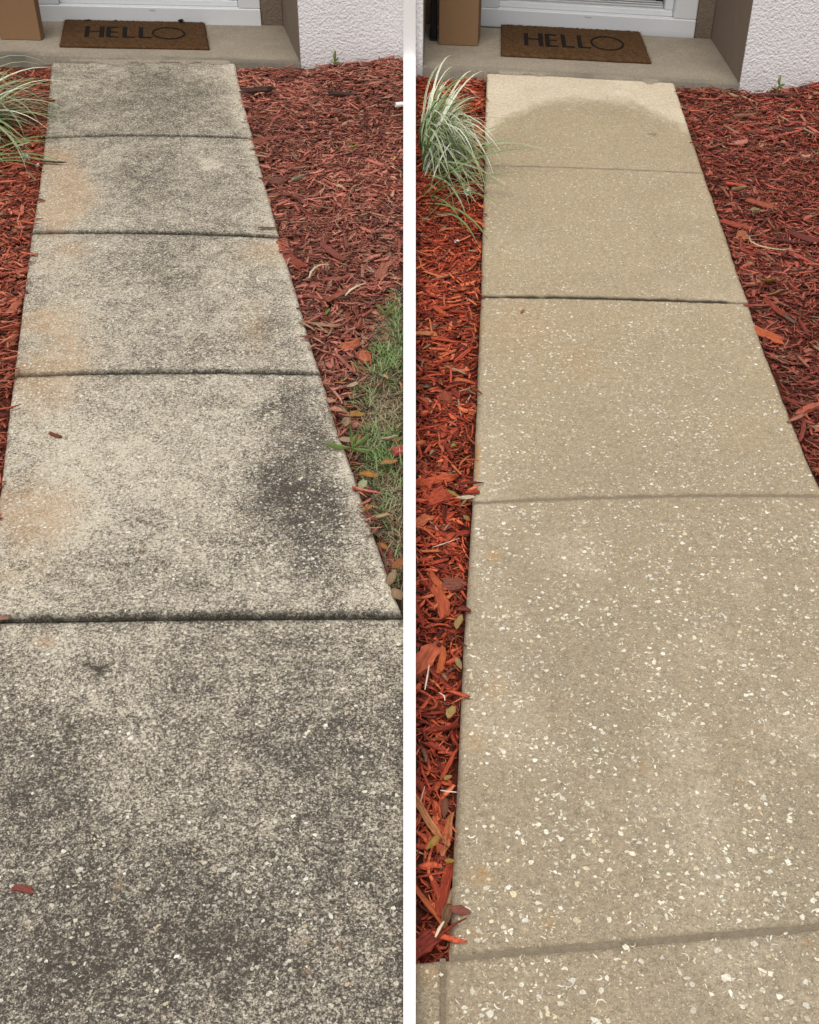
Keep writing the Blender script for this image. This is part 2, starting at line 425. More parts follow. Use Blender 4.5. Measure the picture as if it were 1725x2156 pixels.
def dirty_stain(X, Y, PX, PY, dj, dm):
    big = fbm(X * 2.3 + 5, Y * 1.7, 3, 5, 0.6); mid = fbm(X * 9, Y * 7, 8, 4, 0.6)
    s = 0.37 + (big - 0.5) * 0.32 + (mid - 0.5) * 0.38 + (fbm(X * 28, Y * 24, 9, 3, .6) - .5) * .35
    s += 0.25 * sstep(1270, 1420, PY) + 0.12 * sstep(1600, 2100, PY)
    s += 0.06 * sstep(600, 300, PY)
    wx = (fbm(X * 5, Y * 5, 201, 4, .6) - .5) * 130; wy = (fbm(X * 5, Y * 5, 211, 4, .6) - .5) * 110
    brk = .35 + 1.3 * fbm(X * 12, Y * 9, 221, 4, .65)
    for a, x, y, rx, ry, rot in (
        (.56, 605, 955, 75, 110, 0), (.56, 660, 1130, 55, 130, -10), (.30, 560, 1090, 80, 60, 0), (.22, 390, 1240, 170, 70, 0), (.25, 640, 880, 60, 60, 0),
        (.28, 320, 360, 120, 80, 0), (.25, 260, 200, 150, 50, 0), (.20, 400, 230, 90, 60, 0), (.26, 330, 560, 110, 50, 0), (.22, 420, 740, 110, 40, 0), (.15, 520, 400, 60, 60, 0), (.18, 560, 720, 60, 60, 0),
        (.25, 330, 840, 140, 35, 0), (-.22, 150, 980, 130, 160, 0), (-.18, 300, 960, 140, 70, 0), (-.18, 120, 640, 80, 110, 0), (-.15, 480, 620, 70, 80, 0), (-.16, 470, 145, 50, 30, 0),
        (-.20, 240, 1640, 90, 120, 0), (-.20, 500, 1680, 110, 170, 0), (-.24, 620, 1990, 40, 45, 0), (-.14, 150, 1400, 150, 70, 0), (-.12, 430, 1430, 200, 70, 0), (-.15, 730, 1420, 70, 90, 0),
        (.18, 640, 1600, 110, 140, 0), (.22, 100, 2020, 200, 140, 0), (.18, 60, 1620, 110, 90, 0), (.15, 760, 1750, 90, 170, 0), (.12, 400, 1960, 120, 110, 0), (-.15, 560, 2130, 120, 50, 0), 
        (-.20, 180, 350, 60, 60, 0)):
        s = s + a * .66 * blob(PX + wx, PY + wy, x, y, rx * 1.15, ry * 1.15, rot) * brk
    s = s - 0.22 * sstep(40, 5, np.interp(PY, [p[1] for p in LR], [p[0] for p in LR]) - PX) * (PY < 1297)
    s = s + .9 * blob(PX, PY, 212, 1410, 15, 13) + .6 * blob(PX, PY, 188, 1402, 20, 6, 20)
    # the pale patched spot
    d = ((PX - 444) / 26) ** 2 + ((PY - 346) / 14) ** 2 + (mid - .5) * 1.6 + (fbm(X * 40, Y * 40, 13, 3) - .5) * .9
    s = s + (.10 - s) * .9 * sstep(1.15, .8, d)
    s = s + 0.30 * np.exp(-dj / 0.018)
    u = PX - np.interp(PY, [p[1] for p in LL], [p[0] for p in LL])
    rn = sstep(0.30, 0.62, fbm(X * 4, Y * 3, 77, 4, 0.55))
    rust = 0
    for a, x, y, rx, ry in ((.75, 130, 430, 50, 75), (.45, 120, 330, 55, 40), (.5, 120, 730, 70, 60), (.35, 110, 540, 70, 40), (.45, 95, 850, 60, 60), (.5, 100, 1030, 60, 60), (.35, 60, 1110, 70, 60),
                            (.6, 95, 1350, 20, 10), (.6, 15, 1215, 22, 18), (.3, 560, 530, 60, 25), (.25, 540, 690, 30, 50), (.5, 645, 2040, 7, 6), (.4, 248, 1865, 7, 6), (.4, 62, 1948, 9, 7), (.3, 800, 1820, 7, 6), (.4, 640, 1985, 8, 6), (.4, 715, 1990, 8, 6)):
        rust = rust + a * blob(PX, PY, x, y, rx, ry)
    rust = rust + .38 * np.exp(-(u / 85) ** 2) * sstep(300, 420, PY) * sstep(1320, 1150, PY) * rn
    rust = np.clip(rust * 1.9 * (0.25 + 0.9 * rn) * (.45 + 1.1 * fbm(X * 20, Y * 16, 79, 4, .65)), 0, 0.7)
    moss = 0.75 * np.exp(-(dj / 0.010) ** 2)
    return dict(stain=s, rust=rust, moss=moss)

def clean_stain(X, Y, PX, PY, dj, dm):
    n = fbm(X * 7, Y * 5, 21, 4, 0.6)
    n2 = fbm(X * 22, Y * 14, 23, 4, 0.6)
    e = np.interp(PX, [1020, 1040, 1090, 1150, 1230, 1310, 1370, 1410, 1450, 1480], [282, 270, 236, 215, 207, 214, 234, 254, 272, 280])
    dry = sstep(17, -14, PY - e + (n - 0.5) * 34 + (n2 - .5) * 22)
    dry = dry * (0.72 + 0.5 * (n - 0.3))
    st_ = fbm(X * 3.2 + 3, Y * 1.1, 27, 4, .6); arc = fbm(np.hypot(X - .9, Y - 1.2) * 9, np.arctan2(Y - 1.2, X - .9) * 1.2, 29, 3)
    grey = np.clip(sstep(500, 1500, PY) * .75 + (st_ - .5) * .6 + (arc - .5) * .3 + (n2 - .5) * .5, -.3, 1.3)
    dry = np.clip(dry + np.clip((fbm(X * 2.1, Y * 1.6, 35, 5, .6) - .56) * 1.6, 0, .22), 0, 1)
    rust = 0
    for a, x, y, rx, ry in ((.55, 1015, 690, 4, 16), (.6, 1006, 950, 6, 20), (.5, 1004, 990, 5, 26), (.4, 1040, 1170, 14, 12), (.28, 1010, 1850, 25, 18), (.5, 1156, 1947, 8, 9), (.25, 1000, 1560, 25, 25), (.25, 1045, 1450, 25, 25), (.35, 1015, 1835, 7, 8),
                            (.5, 1355, 1615, 4, 7), (.5, 1560, 1645, 5, 6), (.5, 1705, 1985, 8, 8), (.12, 1210, 760, 50, 40), (.12, 1110, 690, 70, 50), (.25, 905, 2050, 25, 20), (.2, 1000, 1965, 25, 15), (.3, 1160, 1930, 7, 6)):
        rust = rust + a * blob(PX, PY, x, y, rx, ry)
    rust = np.clip(rust * (0.4 + 1.1 * n), 0, 0.75)
    moss = 0.50 * np.exp(-(dj / 0.006) ** 2) * (dj < 0.5) + 0.35 * blob(PX, PY, 997, 1980, 5, 4)
    moss = moss + 0.25 * sstep(0.012, 0.0, dm) * (dj > 0.02)
    moss = moss + 1.5 * np.exp(-(dj / .006) ** 2) * (np.abs(PY - 630) < 25) * sstep(.38, .58, fbm(X * 9, Y * 3, 141, 4, .6))
    for x, y in ((1370, 282), (1378, 283), (1490, 1125), (1425, 939), (1508, 1085)): moss = moss + 0.6 * blob(PX, PY, x, y, 4, 3)
    return dict(dry=np.clip(dry, 0, 1), grey=grey, rust=rust, moss=np.clip(moss, 0, 1))

# ------------------------------------------------------------------ shells set in the concrete
def shells(name, parent, poly, n, smin, smax, cols, seed, power=2.2, lift=0.0006, mult=1.0):
    r = np.random.default_rng(seed); n = int(n * mult)
    A = np.array(poly); lo, hi = A.min(0), A.max(0)
    c = A.mean(0); inner = [tuple(c + (p - c) * 0.975) for p in A]
    area = (hi - lo).prod()
    X = r.uniform(lo[0], hi[0], n * 3); Y = r.uniform(lo[1], hi[1], n * 3)
    dens = fbm(X * 14, Y * 14, seed, 3, 0.6)
    ok = in_poly(X, Y, inner) & (r.uniform(0.25, 0.65, n * 3) < dens)
    X, Y = X[ok][:n], Y[ok][:n]; n = len(X)
    size = smin + (smax - smin) * r.random(n) ** power
    k = 8
    th = np.linspace(0, 2 * pi, k, endpoint=False)[None] + r.uniform(-0.25, 0.25, (n, k))
    rad = r.uniform(0.45, 1.0, (n, k))
    asp = r.choice([1.0, 0.75, 0.45, 0.28], n, p=[.25, .3, .27, .18])[:, None] * r.uniform(0.8, 1.1, (n, 1))
    x = np.cos(th) * rad; y = np.sin(th) * rad * asp
    # crescents: an arc strip
    cres = r.random(n) < 0.22
    ta = np.array([-1.2, -0.4, 0.4, 1.2]); arc = r.uniform(0.6, 1.3, n)[:, None]
    xo = np.sin(ta * arc); yo = np.cos(ta * arc) - 0.6; wd = r.uniform(0.15, 0.4, (n, 1))
    xi = xo[:, ::-1] * (1 - wd * .5); yi = np.cos(ta[::-1] * arc) * (1 - wd) - 0.6
    x = np.where(cres[:, None], np.hstack([xo, xi])[:, ::-1], x); y = np.where(cres[:, None], np.hstack([yo, yi])[:, ::-1], y)
    a = r.uniform(0, 2 * pi, n)[:, None]
    vx = X[:, None] + (x * np.cos(a) - y * np.sin(a)) * size[:, None] * 0.5
    vy = Y[:, None] + (x * np.sin(a) + y * np.cos(a)) * size[:, None] * 0.5
    vz = np.full_like(vx, lift) + r.uniform(0, 0.0003, (n, 1))
    V = np.stack([vx, vy, vz], -1).reshape(-1, 3)
    Fq = np.arange(n * k).reshape(n, k)
    cols = np.array(cols); ci = cols[r.integers(0, len(cols), n)] * r.uniform(0.74, 1.12, (n, 1))
    o = mesh_np(name, V, Fq, M['shell'], parent, dict(col=np.repeat(np.clip(ci, 0, 0.92), k, 0)))
    o['kind'] = 'stuff'
    return o

# ------------------------------------------------------------------ ground
g = mesh_np('ground', [(-120, -60, -0.12), (120, -60, -0.12), (120, 180, -0.12), (-120, 180, -0.12)], [[0, 1, 2, 3]], M['ground'])
tag(g, kind='structure', label='flat ground under the beds and paths')

# ------------------------------------------------------------------ the two paths
lpath = tag(bpy.data.objects.new('stained_path', None), kind='structure', label='concrete garden path blackened by algae with rust stains'); C.objects.link(lpath)
rpath = tag(bpy.data.objects.new('washed_path', None), kind='structure', label='freshly washed tan concrete path with white shell flecks'); C.objects.link(rpath)
nj = 60
divL = lambda py: P(849.5, py); divR = lambda py: P(875.5, py)
J0 = line_pts((109, 131), (495, 131), nj); J1 = line_pts((95, 290), (533, 291), nj, (310, 285)); J2 = line_pts((67, 490), (588, 499), nj, (330, 490))
J3 = line_pts((30, 791), (676, 787), nj, (350, 783)); J4 = line_pts((-38, 1306), (848, 1297), nj, (420, 1299)); J4b = line_pts((-38, 1306), (857, 1297), nj, (420, 1299))
J5 = line_pts((-230, 2900), (857, 2900), nj)
LCOL = [(.70, .65, .54), (.80, .77, .68), (.62, .56, .44), (.56, .46, .32), (.76, .71, .60)]
lp = []
for i, (t, b_, gt, gb, rn) in enumerate(((J0, J1, .002, .0018, .007), (J1, J2, .0018, .007, .008), (J2, J3, .007, .0035, .008), (J3, J4, .0035, .005, .009))):
    o, poly = make_slab('concrete_slab', lpath, M['dirty'], t, b_, LL, LR, gt, gb, dirty_stain, rnd=rn, seed=i * 7, jag=.0055)
    lp.append(poly); shells('shell_fragments', o, poly, (1500, 2000, 2500, 3600)[i], 0.0042, 0.014, LCOL, 100 + i, 3.0, mult=1.5)
o, poly = make_slab('concrete_slab', lpath, M['dirty'], J4b, J5, None, None, .005, .004, dirty_stain, rnd=.010, seed=40)
shells('shell_fragments', o, poly, 2300, 0.0025, 0.015, LCOL, 105, 3.6, mult=1.5)
lp.append(poly)

K0 = line_pts((1026, 154), (1418, 170), nj); K1 = line_pts((1021, 348), (1481, 364), nj, (1230, 353)); K2 = line_pts((1014, 624), (1576, 638), nj, (1280, 628))
K3 = line_pts((996, 1057), (1738, 1043), nj, (1380, 1043)); K4 = line_pts((946, 2014), (2080, 1918), nj)
K5 = line_pts((931, 2900), (2600, 2900), nj); K4b = line_pts((934, 2015), (2080, 1918), nj)
RCOL = [(.84, .78, .62), (.86, .81, .68), (.74, .66, .50), (.88, .84, .74), (.82, .76, .61), (.80, .74, .60), (.76, .64, .42), (.80, .74, .60)]
rp = []
for i, (t, b_, gt, gb, rn) in enumerate(((K0, K1, .002, .0012, .005), (K1, K2, .0012, .0045, .005), (K2, K3, .0035, .0010, .010), (K3, K4, .0010, .0012, .010))):
    o, poly = make_slab('concrete_slab', rpath, M['clean'], t, b_, RL, RR, gt, gb, clean_stain, rnd=rn, seed=i * 7 + 3, jag=(.004, .008, .006, .0014)[i])
    rp.append(poly); shells('shell_fragments', o, poly, (4200, 5200, 6000, 8200)[i], (.0050, .0046, .0036, .0030)[i], (0.011, 0.012, 0.014, 0.0165)[i], RCOL, 200 + i, 3.2)
o, poly = make_slab('concrete_slab', rpath, M['clean'], K4b, K5, None, None, .0012, .004, clean_stain, rnd=.012, seed=60, jag=.0012); rp.append(poly)
shells('shell_fragments', o, poly, 2600, 0.003, 0.0185, RCOL, 205, 2.9)
o, poly = make_slab('concrete_slab', rpath, M['clean'], line_pts((868, 2022), (931, 2016), 20), line_pts((868, 2900), (928, 2900), 20), None, None, .002, .004, clean_stain, rnd=.010, seed=66, step=0.004, jag=.001); rp.append(poly)
shells('shell_fragments', o, poly, 160, 0.003, 0.014, RCOL, 206, 2.3)
# dirt lying in the joints
for (Jn, par, mt, dz) in ((J1, lpath, 'joint', -.010), (J2, lpath, 'joint', -.022), (J3, lpath, 'joint', -.012), (J4, lpath, 'joint', -.013), (K1, rpath, 'joint_clean', -.003), (K2, rpath, 'joint', -.022), (K3, rpath, 'joint_clean', -.0045), (K4, rpath, 'joint_clean', -.0045)):
    v = []; f = []
    for i, p in enumerate(Jn):
        hgt = dz + 0.003 * (float(vnoise(p.x * 30, p.y * 30, 5)) - 0.5)
        v += [(p.x, p.y - .016, hgt), (p.x, p.y + .016, hgt)]
        if i: f.append([2 * i - 2, 2 * i, 2 * i + 1, 2 * i - 1])
    o = mesh_np('joint_filler', v, f, M[mt], par); o['kind'] = 'stuff'
jf = mesh_np('joint_filler', [P(926, 2018, -.006), P(939, 2018, -.006), P(936, 2900, -.006), P(922, 2900, -.006)], [[0, 3, 2, 1]], M['joint_clean'], rpath); jf['kind'] = 'stuff'

# ------------------------------------------------------------------ house fronts
def U(p, q): d = (q - p); d.z = 0; return d.normalized()
def house(name, label, porch_label, front_l, front_r, back_r, left_front, doorL, doorR, wall_r_end, far_left, stainseed):
    """all given as ground points.  front_r: near corner of the right reveal, back_r: its far end"""
    h = thing(name, label, 'house', (0, 0, 0))
    Fr, Br = front_r, back_r
    a = U(front_l, front_r)                       # along the front, to the right
    b = (Br - Fr)                                 # into the recess
    T = b.normalized()
    Lf = left_front; Lb = Lf + b
    top = 2.75; head = 2.16; e = 0.003
    # stucco front walls
    th = T * 0.25
    R2 = wall_r_end
    MB().prism([Fr + a * .004, R2, R2 + b + th, Fr + a * .004 + b + th], -.1, top).build('wall', M['stucco'], h)
    fl = far_left
    MB().prism([Lf - a * .004, fl, fl + b + th, Lf - a * .004 + b + th], -.1, top).build('wall', M['stucco'], h)
    # taupe reveals: thin render on the inner faces
    MB().prism([Fr - T * .002, Fr + a * .003 - T * .002, Fr + a * .003 + b, Fr + b], -.02, head).build('reveal', M['taupe_flat'], h)
    MB().prism([Lf - T * .002, Lf - a * .003 - T * .002, Lf - a * .003 + b, Lf + b], -.02, head).build('reveal', M['taupe_flat'], h)
    # back wall either side of the door, above it and the soffit
    dl, dr = doorL, doorR
    MB().prism([dr + a * .002, Br - a * .002, Br - a * .002 + th, dr + a * .002 + th], -.02, head).build('back_wall', M['taupe'], h)
    MB().prism([Lb + a * .002, dl - a * .002, dl - a * .002 + th, Lb + a * .002 + th], -.02, head).build('back_wall', M['taupe'], h)
    MB().prism([dl, dr, dr + th, dl + th], 2.122, head).build('back_wall', M['taupe'], h)
    MB().prism([Lf + T * .01 + a * .004, Fr + T * .01 - a * .004, Br + th, Lb + th], head + .002, top).build('soffit', M['roof'], h)
    # the door: a white frame with a stepped bottom board, an aluminium track, black screen door
    d = thing('door', None, None); d.parent = h
    au = U(dl, dr); W_ = (dr - dl).length; tn = T
    def Q(s, t): return dl + au * s + tn * t
    def box(mb, s0, s1, t0, t1, z0, z1): mb.prism([Q(s0, t0), Q(s1, t0), Q(s1, t1), Q(s0, t1)], z0, z1)
    fw = 0.115
    mb = MB(); box(mb, 0, W_, -.012, .10, .002, .098)
    mb.build('bottom_board', M['white_paint'], d, .006, 3)
    for s0, s1 in ((0, fw), (W_ - fw, W_)):
        mb = MB(); box(mb, s0, s1, -.008, .10, .0985, 2.12); mb.build('frame_post', M['white_paint'], d, .006, 3)
    mb = MB(); box(mb, fw + .001, W_ - fw - .001, -.008, .10, 2.0, 2.115); mb.build('head_board', M['white_paint'], d, .006, 3)
    # inner bead: the step you see as a bright line
    mb = MB(); box(mb, fw + .001, W_ - fw - .001, .03, .10, .0985, .128); mb.build('inner_sill', M['white_paint'], d, .005, 3)
    for s0, s1 in ((fw + .001, fw + .045), (W_ - fw - .045, W_ - fw - .001)):
        mb = MB(); box(mb, s0, s1, .032, .10, .129, 1.99); mb.build('inner_post', M['white_paint'], d, .005, 3)
    mb = MB()
    for k in range(4): box(mb, fw + .05, W_ - fw - .05, .062 + k * .022, .075 + k * .022, .129, .150 + .006 * k)
    box(mb, fw + .047, W_ - fw - .047, .060, .20, .1285, .139)
    mb.build('track', M['alu'], d, .002, 1)
    mb = MB()
    for s0, s1 in ((fw + .046, fw + .085), (W_ - fw - .085, W_ - fw - .046)): box(mb, s0, s1, .105, .16, .140, 1.98)
    box(mb, fw + .0855, W_ - fw - .0855, .15, .19, .160, .24)
    mb.build('screen_frame', M['black'], d, .003, 1)
    mb = MB(); box(mb, fw + .0855, W_ - fw - .0855, .165, .175, .241, 1.98); mb.build('pane', M['glass'], d)
    # flaking paint bits on the bottom board
    for s0, zz, lw, hh in ((W_ * .50, .082, .034, .013), (W_ * .93, .004, .020, .006), (W_ * .88, .004, .010, .005)):
        mb = MB(); box(mb, s0, s0 + lw, -.0150, -.0121, zz, zz + hh); mb.build('paint_flake', M['white_paint'], d, .002, 1)
    # porch slab, top just above the path, its front a ragged lip
    n = 160
    v = []; at = []; f = []; rows = 50
    A0, A1 = Lf - a * .002 + T * -.012, Fr + T * -.012
    for j in range(rows):
        t = j / (rows - 1)
        for i in range(n):
            s = i / (n - 1)
            p = A0.lerp(A1, s) + (b + T * .012) * t
            if j == 0: p = p - T * (.014 * float(fbm(np.array(p.x * 9), np.array(p.y * 5), stainseed + 3, 3)) - .004)
            z = 0.014 if j > 0 else 0.004
            z += .001 * float(vnoise(p.x * 8, p.y * 8, 9))
            v.append((p.x, p.y, z))
            dd = t * b.length
            q = float(fbm(np.array(p.x * 6.), np.array(p.y * 8.), stainseed, 4))
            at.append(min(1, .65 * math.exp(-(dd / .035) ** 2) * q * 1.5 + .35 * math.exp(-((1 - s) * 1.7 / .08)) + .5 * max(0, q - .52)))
    for j in range(rows - 1):
        for i in range(n - 1): f.append([j * n + i, j * n + i + 1, (j + 1) * n + i + 1, (j + 1) * n + i])
    k0 = len(v)
    for i in range(n): v.append((v[i][0], v[i][1] + .004, -.10)); at.append(.35)
    for i in range(n - 1): f.append([i + 1, i, k0 + i, k0 + i + 1])
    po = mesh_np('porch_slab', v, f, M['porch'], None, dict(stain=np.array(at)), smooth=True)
    tag(po, porch_label, 'porch', None, 'structure')
    return h, a, b, T

# left front
LFr, LBr = P(632, 137), P(597, 60)
aL = U(P(495, 132.5), LFr)
LLf = LFr - aL * 2.05
hl, aLv, bL, TL = house('house_front', 'white stucco house front with taupe door recess at the end of the stained path',
    'shaded concrete porch slab at the end of the stained path',
    P(495, 132.5), LFr, LBr, LLf, P(88, 49) , P(551, 59), Vector((-.004, P(849, 139).y, 0)), LLf - aL * .6, 5)
# right front
RFr, RBr = P(1555, 181), P(1496, 88)
aR = U(P(1026, 152), RFr)
RLf = P(892, 144)
far = RLf - aR * ((RLf.x - .004) / aR.x)
hr, aRv, bR, TR = house('house_front', 'white stucco house front with taupe door recess at the end of the washed path',
    'shaded concrete porch slab at the end of the washed path',
    P(1026, 152), RFr, RBr, RLf, P(1004, 55), P(1460, 83), RFr + aR * 1.2, far, 15)

# mortar smeared over the joint between porch and path
def mortar(p0, p1, par, seed, T, mt, at):
    n = 70; v = []; f = []
    for i in range(n):
        p = p0.lerp(p1, i / (n - 1)); q = float(fbm(np.array(p.x * 14.), np.array(p.y * 4.), seed, 4))
        wd = .003 + .075 * max(0, q - .43) * 3 * math.sin(pi * i / (n - 1)) ** .4
        q2 = float(fbm(np.array(p.x * 11.), np.array(3.), seed + 9, 4)); ed = min(1, 6 * i / n, 6 * (n - 1 - i) / n)
        a_ = p + T * .002; m_ = p - T * wd * .6; e_ = p - T * wd
        v += [(a_.x, a_.y, .0125), (m_.x, m_.y, .009), (e_.x, e_.y, .0012)]
        if i:
            k = 3 * i; f += [[k - 3, k - 2, k + 1, k], [k - 2, k - 1, k + 2, k + 1]]
    o = mesh_np('mortar_smear', v, f, mt, par, {k: np.full(len(v), x) for k, x in at.items()}, smooth=True)
mortar(P(150, 130.5), P(488, 132), lpath, 3, TL, M['porch'], dict(stain=.12))
mortar(P(1050, 155), P(1412, 170), rpath, 13, TR, M['porch'], dict(stain=.12))

# ------------------------------------------------------------------ white divider standing in for the blank gutter between the two views
dv = thing('view_divider', 'thin white divider standing in for the blank gutter between the two views', 'divider', (0, 1, 0))
yF = P(862, 147).y
v = []; f = []
ys = np.linspace(0.35, yF, 24)
for i, y in enumerate(ys):
    for z in (-.10, .062):
        hw = div_half(y, z)
        v += [(-hw, y - 1, z), (hw, y - 1, z)]
    if i:
        k = 4 * i; f += [[k - 2, k - 1, k + 1 + 2, k + 2], [k - 4, k, k + 2, k - 2][::1], [k - 3, k - 1, k + 3, k + 1]]
f += [[0, 2, 3, 1]]
mesh_np('board', v, f, M['white_strip'], dv)
v = []; f = []
zs = (-.10, .2, .5, 1.0, 2.7)
for i, z in enumerate(zs):
    hw = div_half(yF, min(z, 1.0)) * 1.0
    v += [(-hw, yF - 1 + .001, z), (hw, yF - 1 + .001, z), (hw, yF - 1 + .4, z), (-hw, yF - 1 + .4, z)]
    if i:
        k = 4 * i
        for s in range(4): f.append([k - 4 + s, k - 4 + (s + 1) % 4, k + (s + 1) % 4, k + s])
f.append([16, 17, 18, 19])
mesh_np('post', v, f, M['white_strip'], dv)

# ------------------------------------------------------------------ mulch beds
def wpoly(pts): return [P2(*p) for p in pts]
bedLL = LL[:10] + [(-60, 1500), (-420, 1500), (-420, 131)]
bedLR = LR + [(849.5, 1300), (849.5, 128), (632, 138), (495, 133)]
bedRL = RL + [(876, 2020), (876, 140), (892, 146)]
bedRR = RR + [(2600, 1930), (2250, 222), (1560, 184)]
BEDS = {'LL': wpoly(bedLL), 'LR': wpoly(bedLR), 'RL': wpoly(bedRL), 'RR': wpoly(bedRR)}
GRASS = wpoly([(850, 595), (812, 640), (796, 700), (782, 760), (770, 830), (768, 900), (770, 960), (784, 1020), (800, 1090), (822, 1170), (850, 1290)])
LITTER = wpoly([(850, 560), (800, 640), (770, 720), (735, 800), (712, 905), (746, 990), (783, 1103), (823, 1217), (850, 1297)])
WALLY = {'LL': 1e9, 'LR': P(740, 138).y, 'RL': 1e9, 'RR': None}
def mulch_z(X, Y, bed):
    z = -0.034 + 0.030 * (fbm(X * 6, Y * 6, 61, 3) - 0.5) + 0.012 * (fbm(X * 25, Y * 25, 65, 2) - .5)
    if bed == 'LR':
        z = z + 0.055 * np.exp(-((Y - WALLY['LR']) / 0.45) ** 2) * sstep(-.55, -.12, X) + .018
        z = z - 0.03 * sstep(2.9, 2.2, Y)
    if bed == 'RR':
        # wall runs along aR from RFr
        dx, dy = X - RFr.x, Y - RFr.y
        s = dx * aR.x + dy * aR.y; t = -dx * aR.y + dy * aR.x
        z = z + 0.085 * sstep(0.02, .5, s) * np.exp(-(t / .5) ** 2) + .016
    if bed == 'RL': z = z - 0.004
    if bed == 'LL': z = z + 0.012
    return z
def base_sheet(bed, label, mat):
    A = np.array(BEDS[bed]); lo, hi = A.min(0), A.max(0); st = 0.03
    xs = np.arange(lo[0], hi[0] + st, st); ysv = np.arange(lo[1], hi[1] + st, st)
    X, Y = np.meshgrid(xs, ysv); Z = mulch_z(X, Y, bed) - 0.012
    cx = (X[:-1, :-1] + X[1:, 1:]) / 2; cy = (Y[:-1, :-1] + Y[1:, 1:]) / 2
    # keep the cells that touch the bed
    idx = np.arange(X.size).reshape(X.shape)
    k = np.zeros(cx.shape, bool)
    for ox in (-.04, 0, .04):
        for oy in (-.04, 0, .04): k |= in_poly(cx + ox, cy + oy, BEDS[bed])
    Fq = np.stack([idx[:-1, :-1], idx[:-1, 1:], idx[1:, 1:], idx[1:, :-1]], -1)[k]
    used = np.unique(Fq); rem = -np.ones(X.size, int); rem[used] = np.arange(len(used))
    V = np.stack([X, Y, Z], -1).reshape(-1, 3)[used]
    # under the slabs and the divider the sheet dips out of sight
    o = mesh_np('mulch_bed', V, rem[Fq], mat, smooth=True)
    tag(o, label, None, None, 'structure')
base_sheet('LL', 'soil of the mulch strip left of the stained path', M['soil'])
base_sheet('LR', 'soil of the wide mulch bed right of the stained path', M['soil'])
base_sheet('RL', 'soil of the narrow mulch strip left of the washed path', M['soil'])
base_sheet('RR', 'soil of the mulch bed right of the washed path', M['soil'])

PAL = {
 'LL': [(.50, .135, .075), (.42, .105, .058), (.34, .080, .046), (.56, .19, .11), (.25, .052, .032), (.15, .034, .022)],
 'LR': [(.42, .145, .105), (.34, .110, .078), (.50, .190, .140), (.27, .082, .056), (.19, .055, .038), (.11, .036, .026), (.38, .20, .13), (.46, .15, .10)],
 'RL': [(.46, .090, .040), (.39, .068, .030), (.30, .048, .023), (.54, .145, .060), (.22, .032, .017), (.13, .022, .013)],
 'RR': [(.37, .092, .060), (.30, .066, .043), (.44, .125, .085), (.23, .046, .031), (.14, .032, .022), (.095, .029, .021), (.31, .125, .08), (.42, .10, .06)],
}
def pick_cols(bed, n, r, X, Y):
    pal = np.array(PAL[bed]); c = pal[r.integers(0, len(pal), n)] * r.uniform(.75, 1.2, (n, 1)) * {'LL': 1.12, 'LR': 1.20, 'RL': 1.30, 'RR': 1.14}[bed]
    tan = r.random(n) < 0.018
    c[tan] = np.array((.46, .33, .20)) * r.uniform(.6, 1.1, (tan.sum(), 1))
    drk = r.random(n) < 0.06
    c[drk] *= .42
    gry = r.random(n) < 0.03
    c[gry] = np.array((.27, .17, .11)) * r.uniform(.6, 1.2, (gry.sum(), 1))
    big = fbm(X * 3, Y * 3, 91, 3)
    c *= (0.68 + 0.66 * big)[:, None]
    return c
ALLSLABS = lp + rp
def over_slab(X, Y):
    k = np.zeros(X.shape, bool)
    for p in ALLSLABS: k |= in_poly(X, Y, p)
    return k
def chip_geometry(cx, cy, cz, length, width, thick, yaw, pitch, roll, r, rings=4):
    n = len(cx)
    t = np.linspace(-1, 1, rings)[None] + np.pad(r.uniform(-.15, .15, (n, rings - 2)), ((0, 0), (1, 1)))
    ws = np.ones((n, rings)) * r.uniform(.75, 1.1, (n, rings)); ws[:, 0] = r.uniform(.12, .85, n); ws[:, -1] = r.uniform(.08, .7, n)
    bz = r.normal(0, .10, n)[:, None]; by = r.normal(0, .14, n)[:, None]; tw = r.normal(0, .35, n)[:, None] * t
    x = t * length[:, None] / 2
    offy = by * (t ** 2) * length[:, None] * .5 + r.normal(0, .06, (n, rings)) * width[:, None]; offz = bz * (t ** 2) * length[:, None] * .5
    V = np.zeros((n, rings, 4, 3))
    for k, (sy, sz) in enumerate(((-1, -1), (1, -1), (1, 1), (-1, 1))):
        yy = sy * width[:, None] / 2 * ws; zz = sz * thick[:, None] / 2 * np.clip(ws, .5, 1)
        V[:, :, k, 0] = x + r.uniform(-.05, .05, (n, rings)) * length[:, None]
        V[:, :, k, 1] = yy * np.cos(tw) - zz * np.sin(tw) + offy; V[:, :, k, 2] = yy * np.sin(tw) + zz * np.cos(tw) + offz
    V = V.reshape(n, -1, 3)
    def rot(V, ax, an):
        c, s = np.cos(an)[:, None], np.sin(an)[:, None]; i, j = [(1, 2), (2, 0), (0, 1)][ax]
        a, b = V[:, :, i] * c - V[:, :, j] * s, V[:, :, i] * s + V[:, :, j] * c
        V = V.copy(); V[:, :, i] = a; V[:, :, j] = b; return V
    V = rot(V, 0, roll); V = rot(V, 1, pitch); V = rot(V, 2, yaw)
    V[:, :, 0] += cx[:, None]; V[:, :, 1] += cy[:, None]; V[:, :, 2] += cz[:, None]
    fq = []
    for q in range(rings - 1):
        for k in range(4):
            k2 = (k + 1) % 4; fq.append([q * 4 + k, q * 4 + k2, q * 4 + 4 + k2, q * 4 + 4 + k])
    fq.append([3, 2, 1, 0]); fq.append([rings * 4 - 4, rings * 4 - 3, rings * 4 - 2, rings * 4 - 1])
    fq = np.array(fq)
    Fa = (fq[None] + (np.arange(n) * rings * 4)[:, None, None]).reshape(-1, 4)
    return V.reshape(-1, 3), Fa
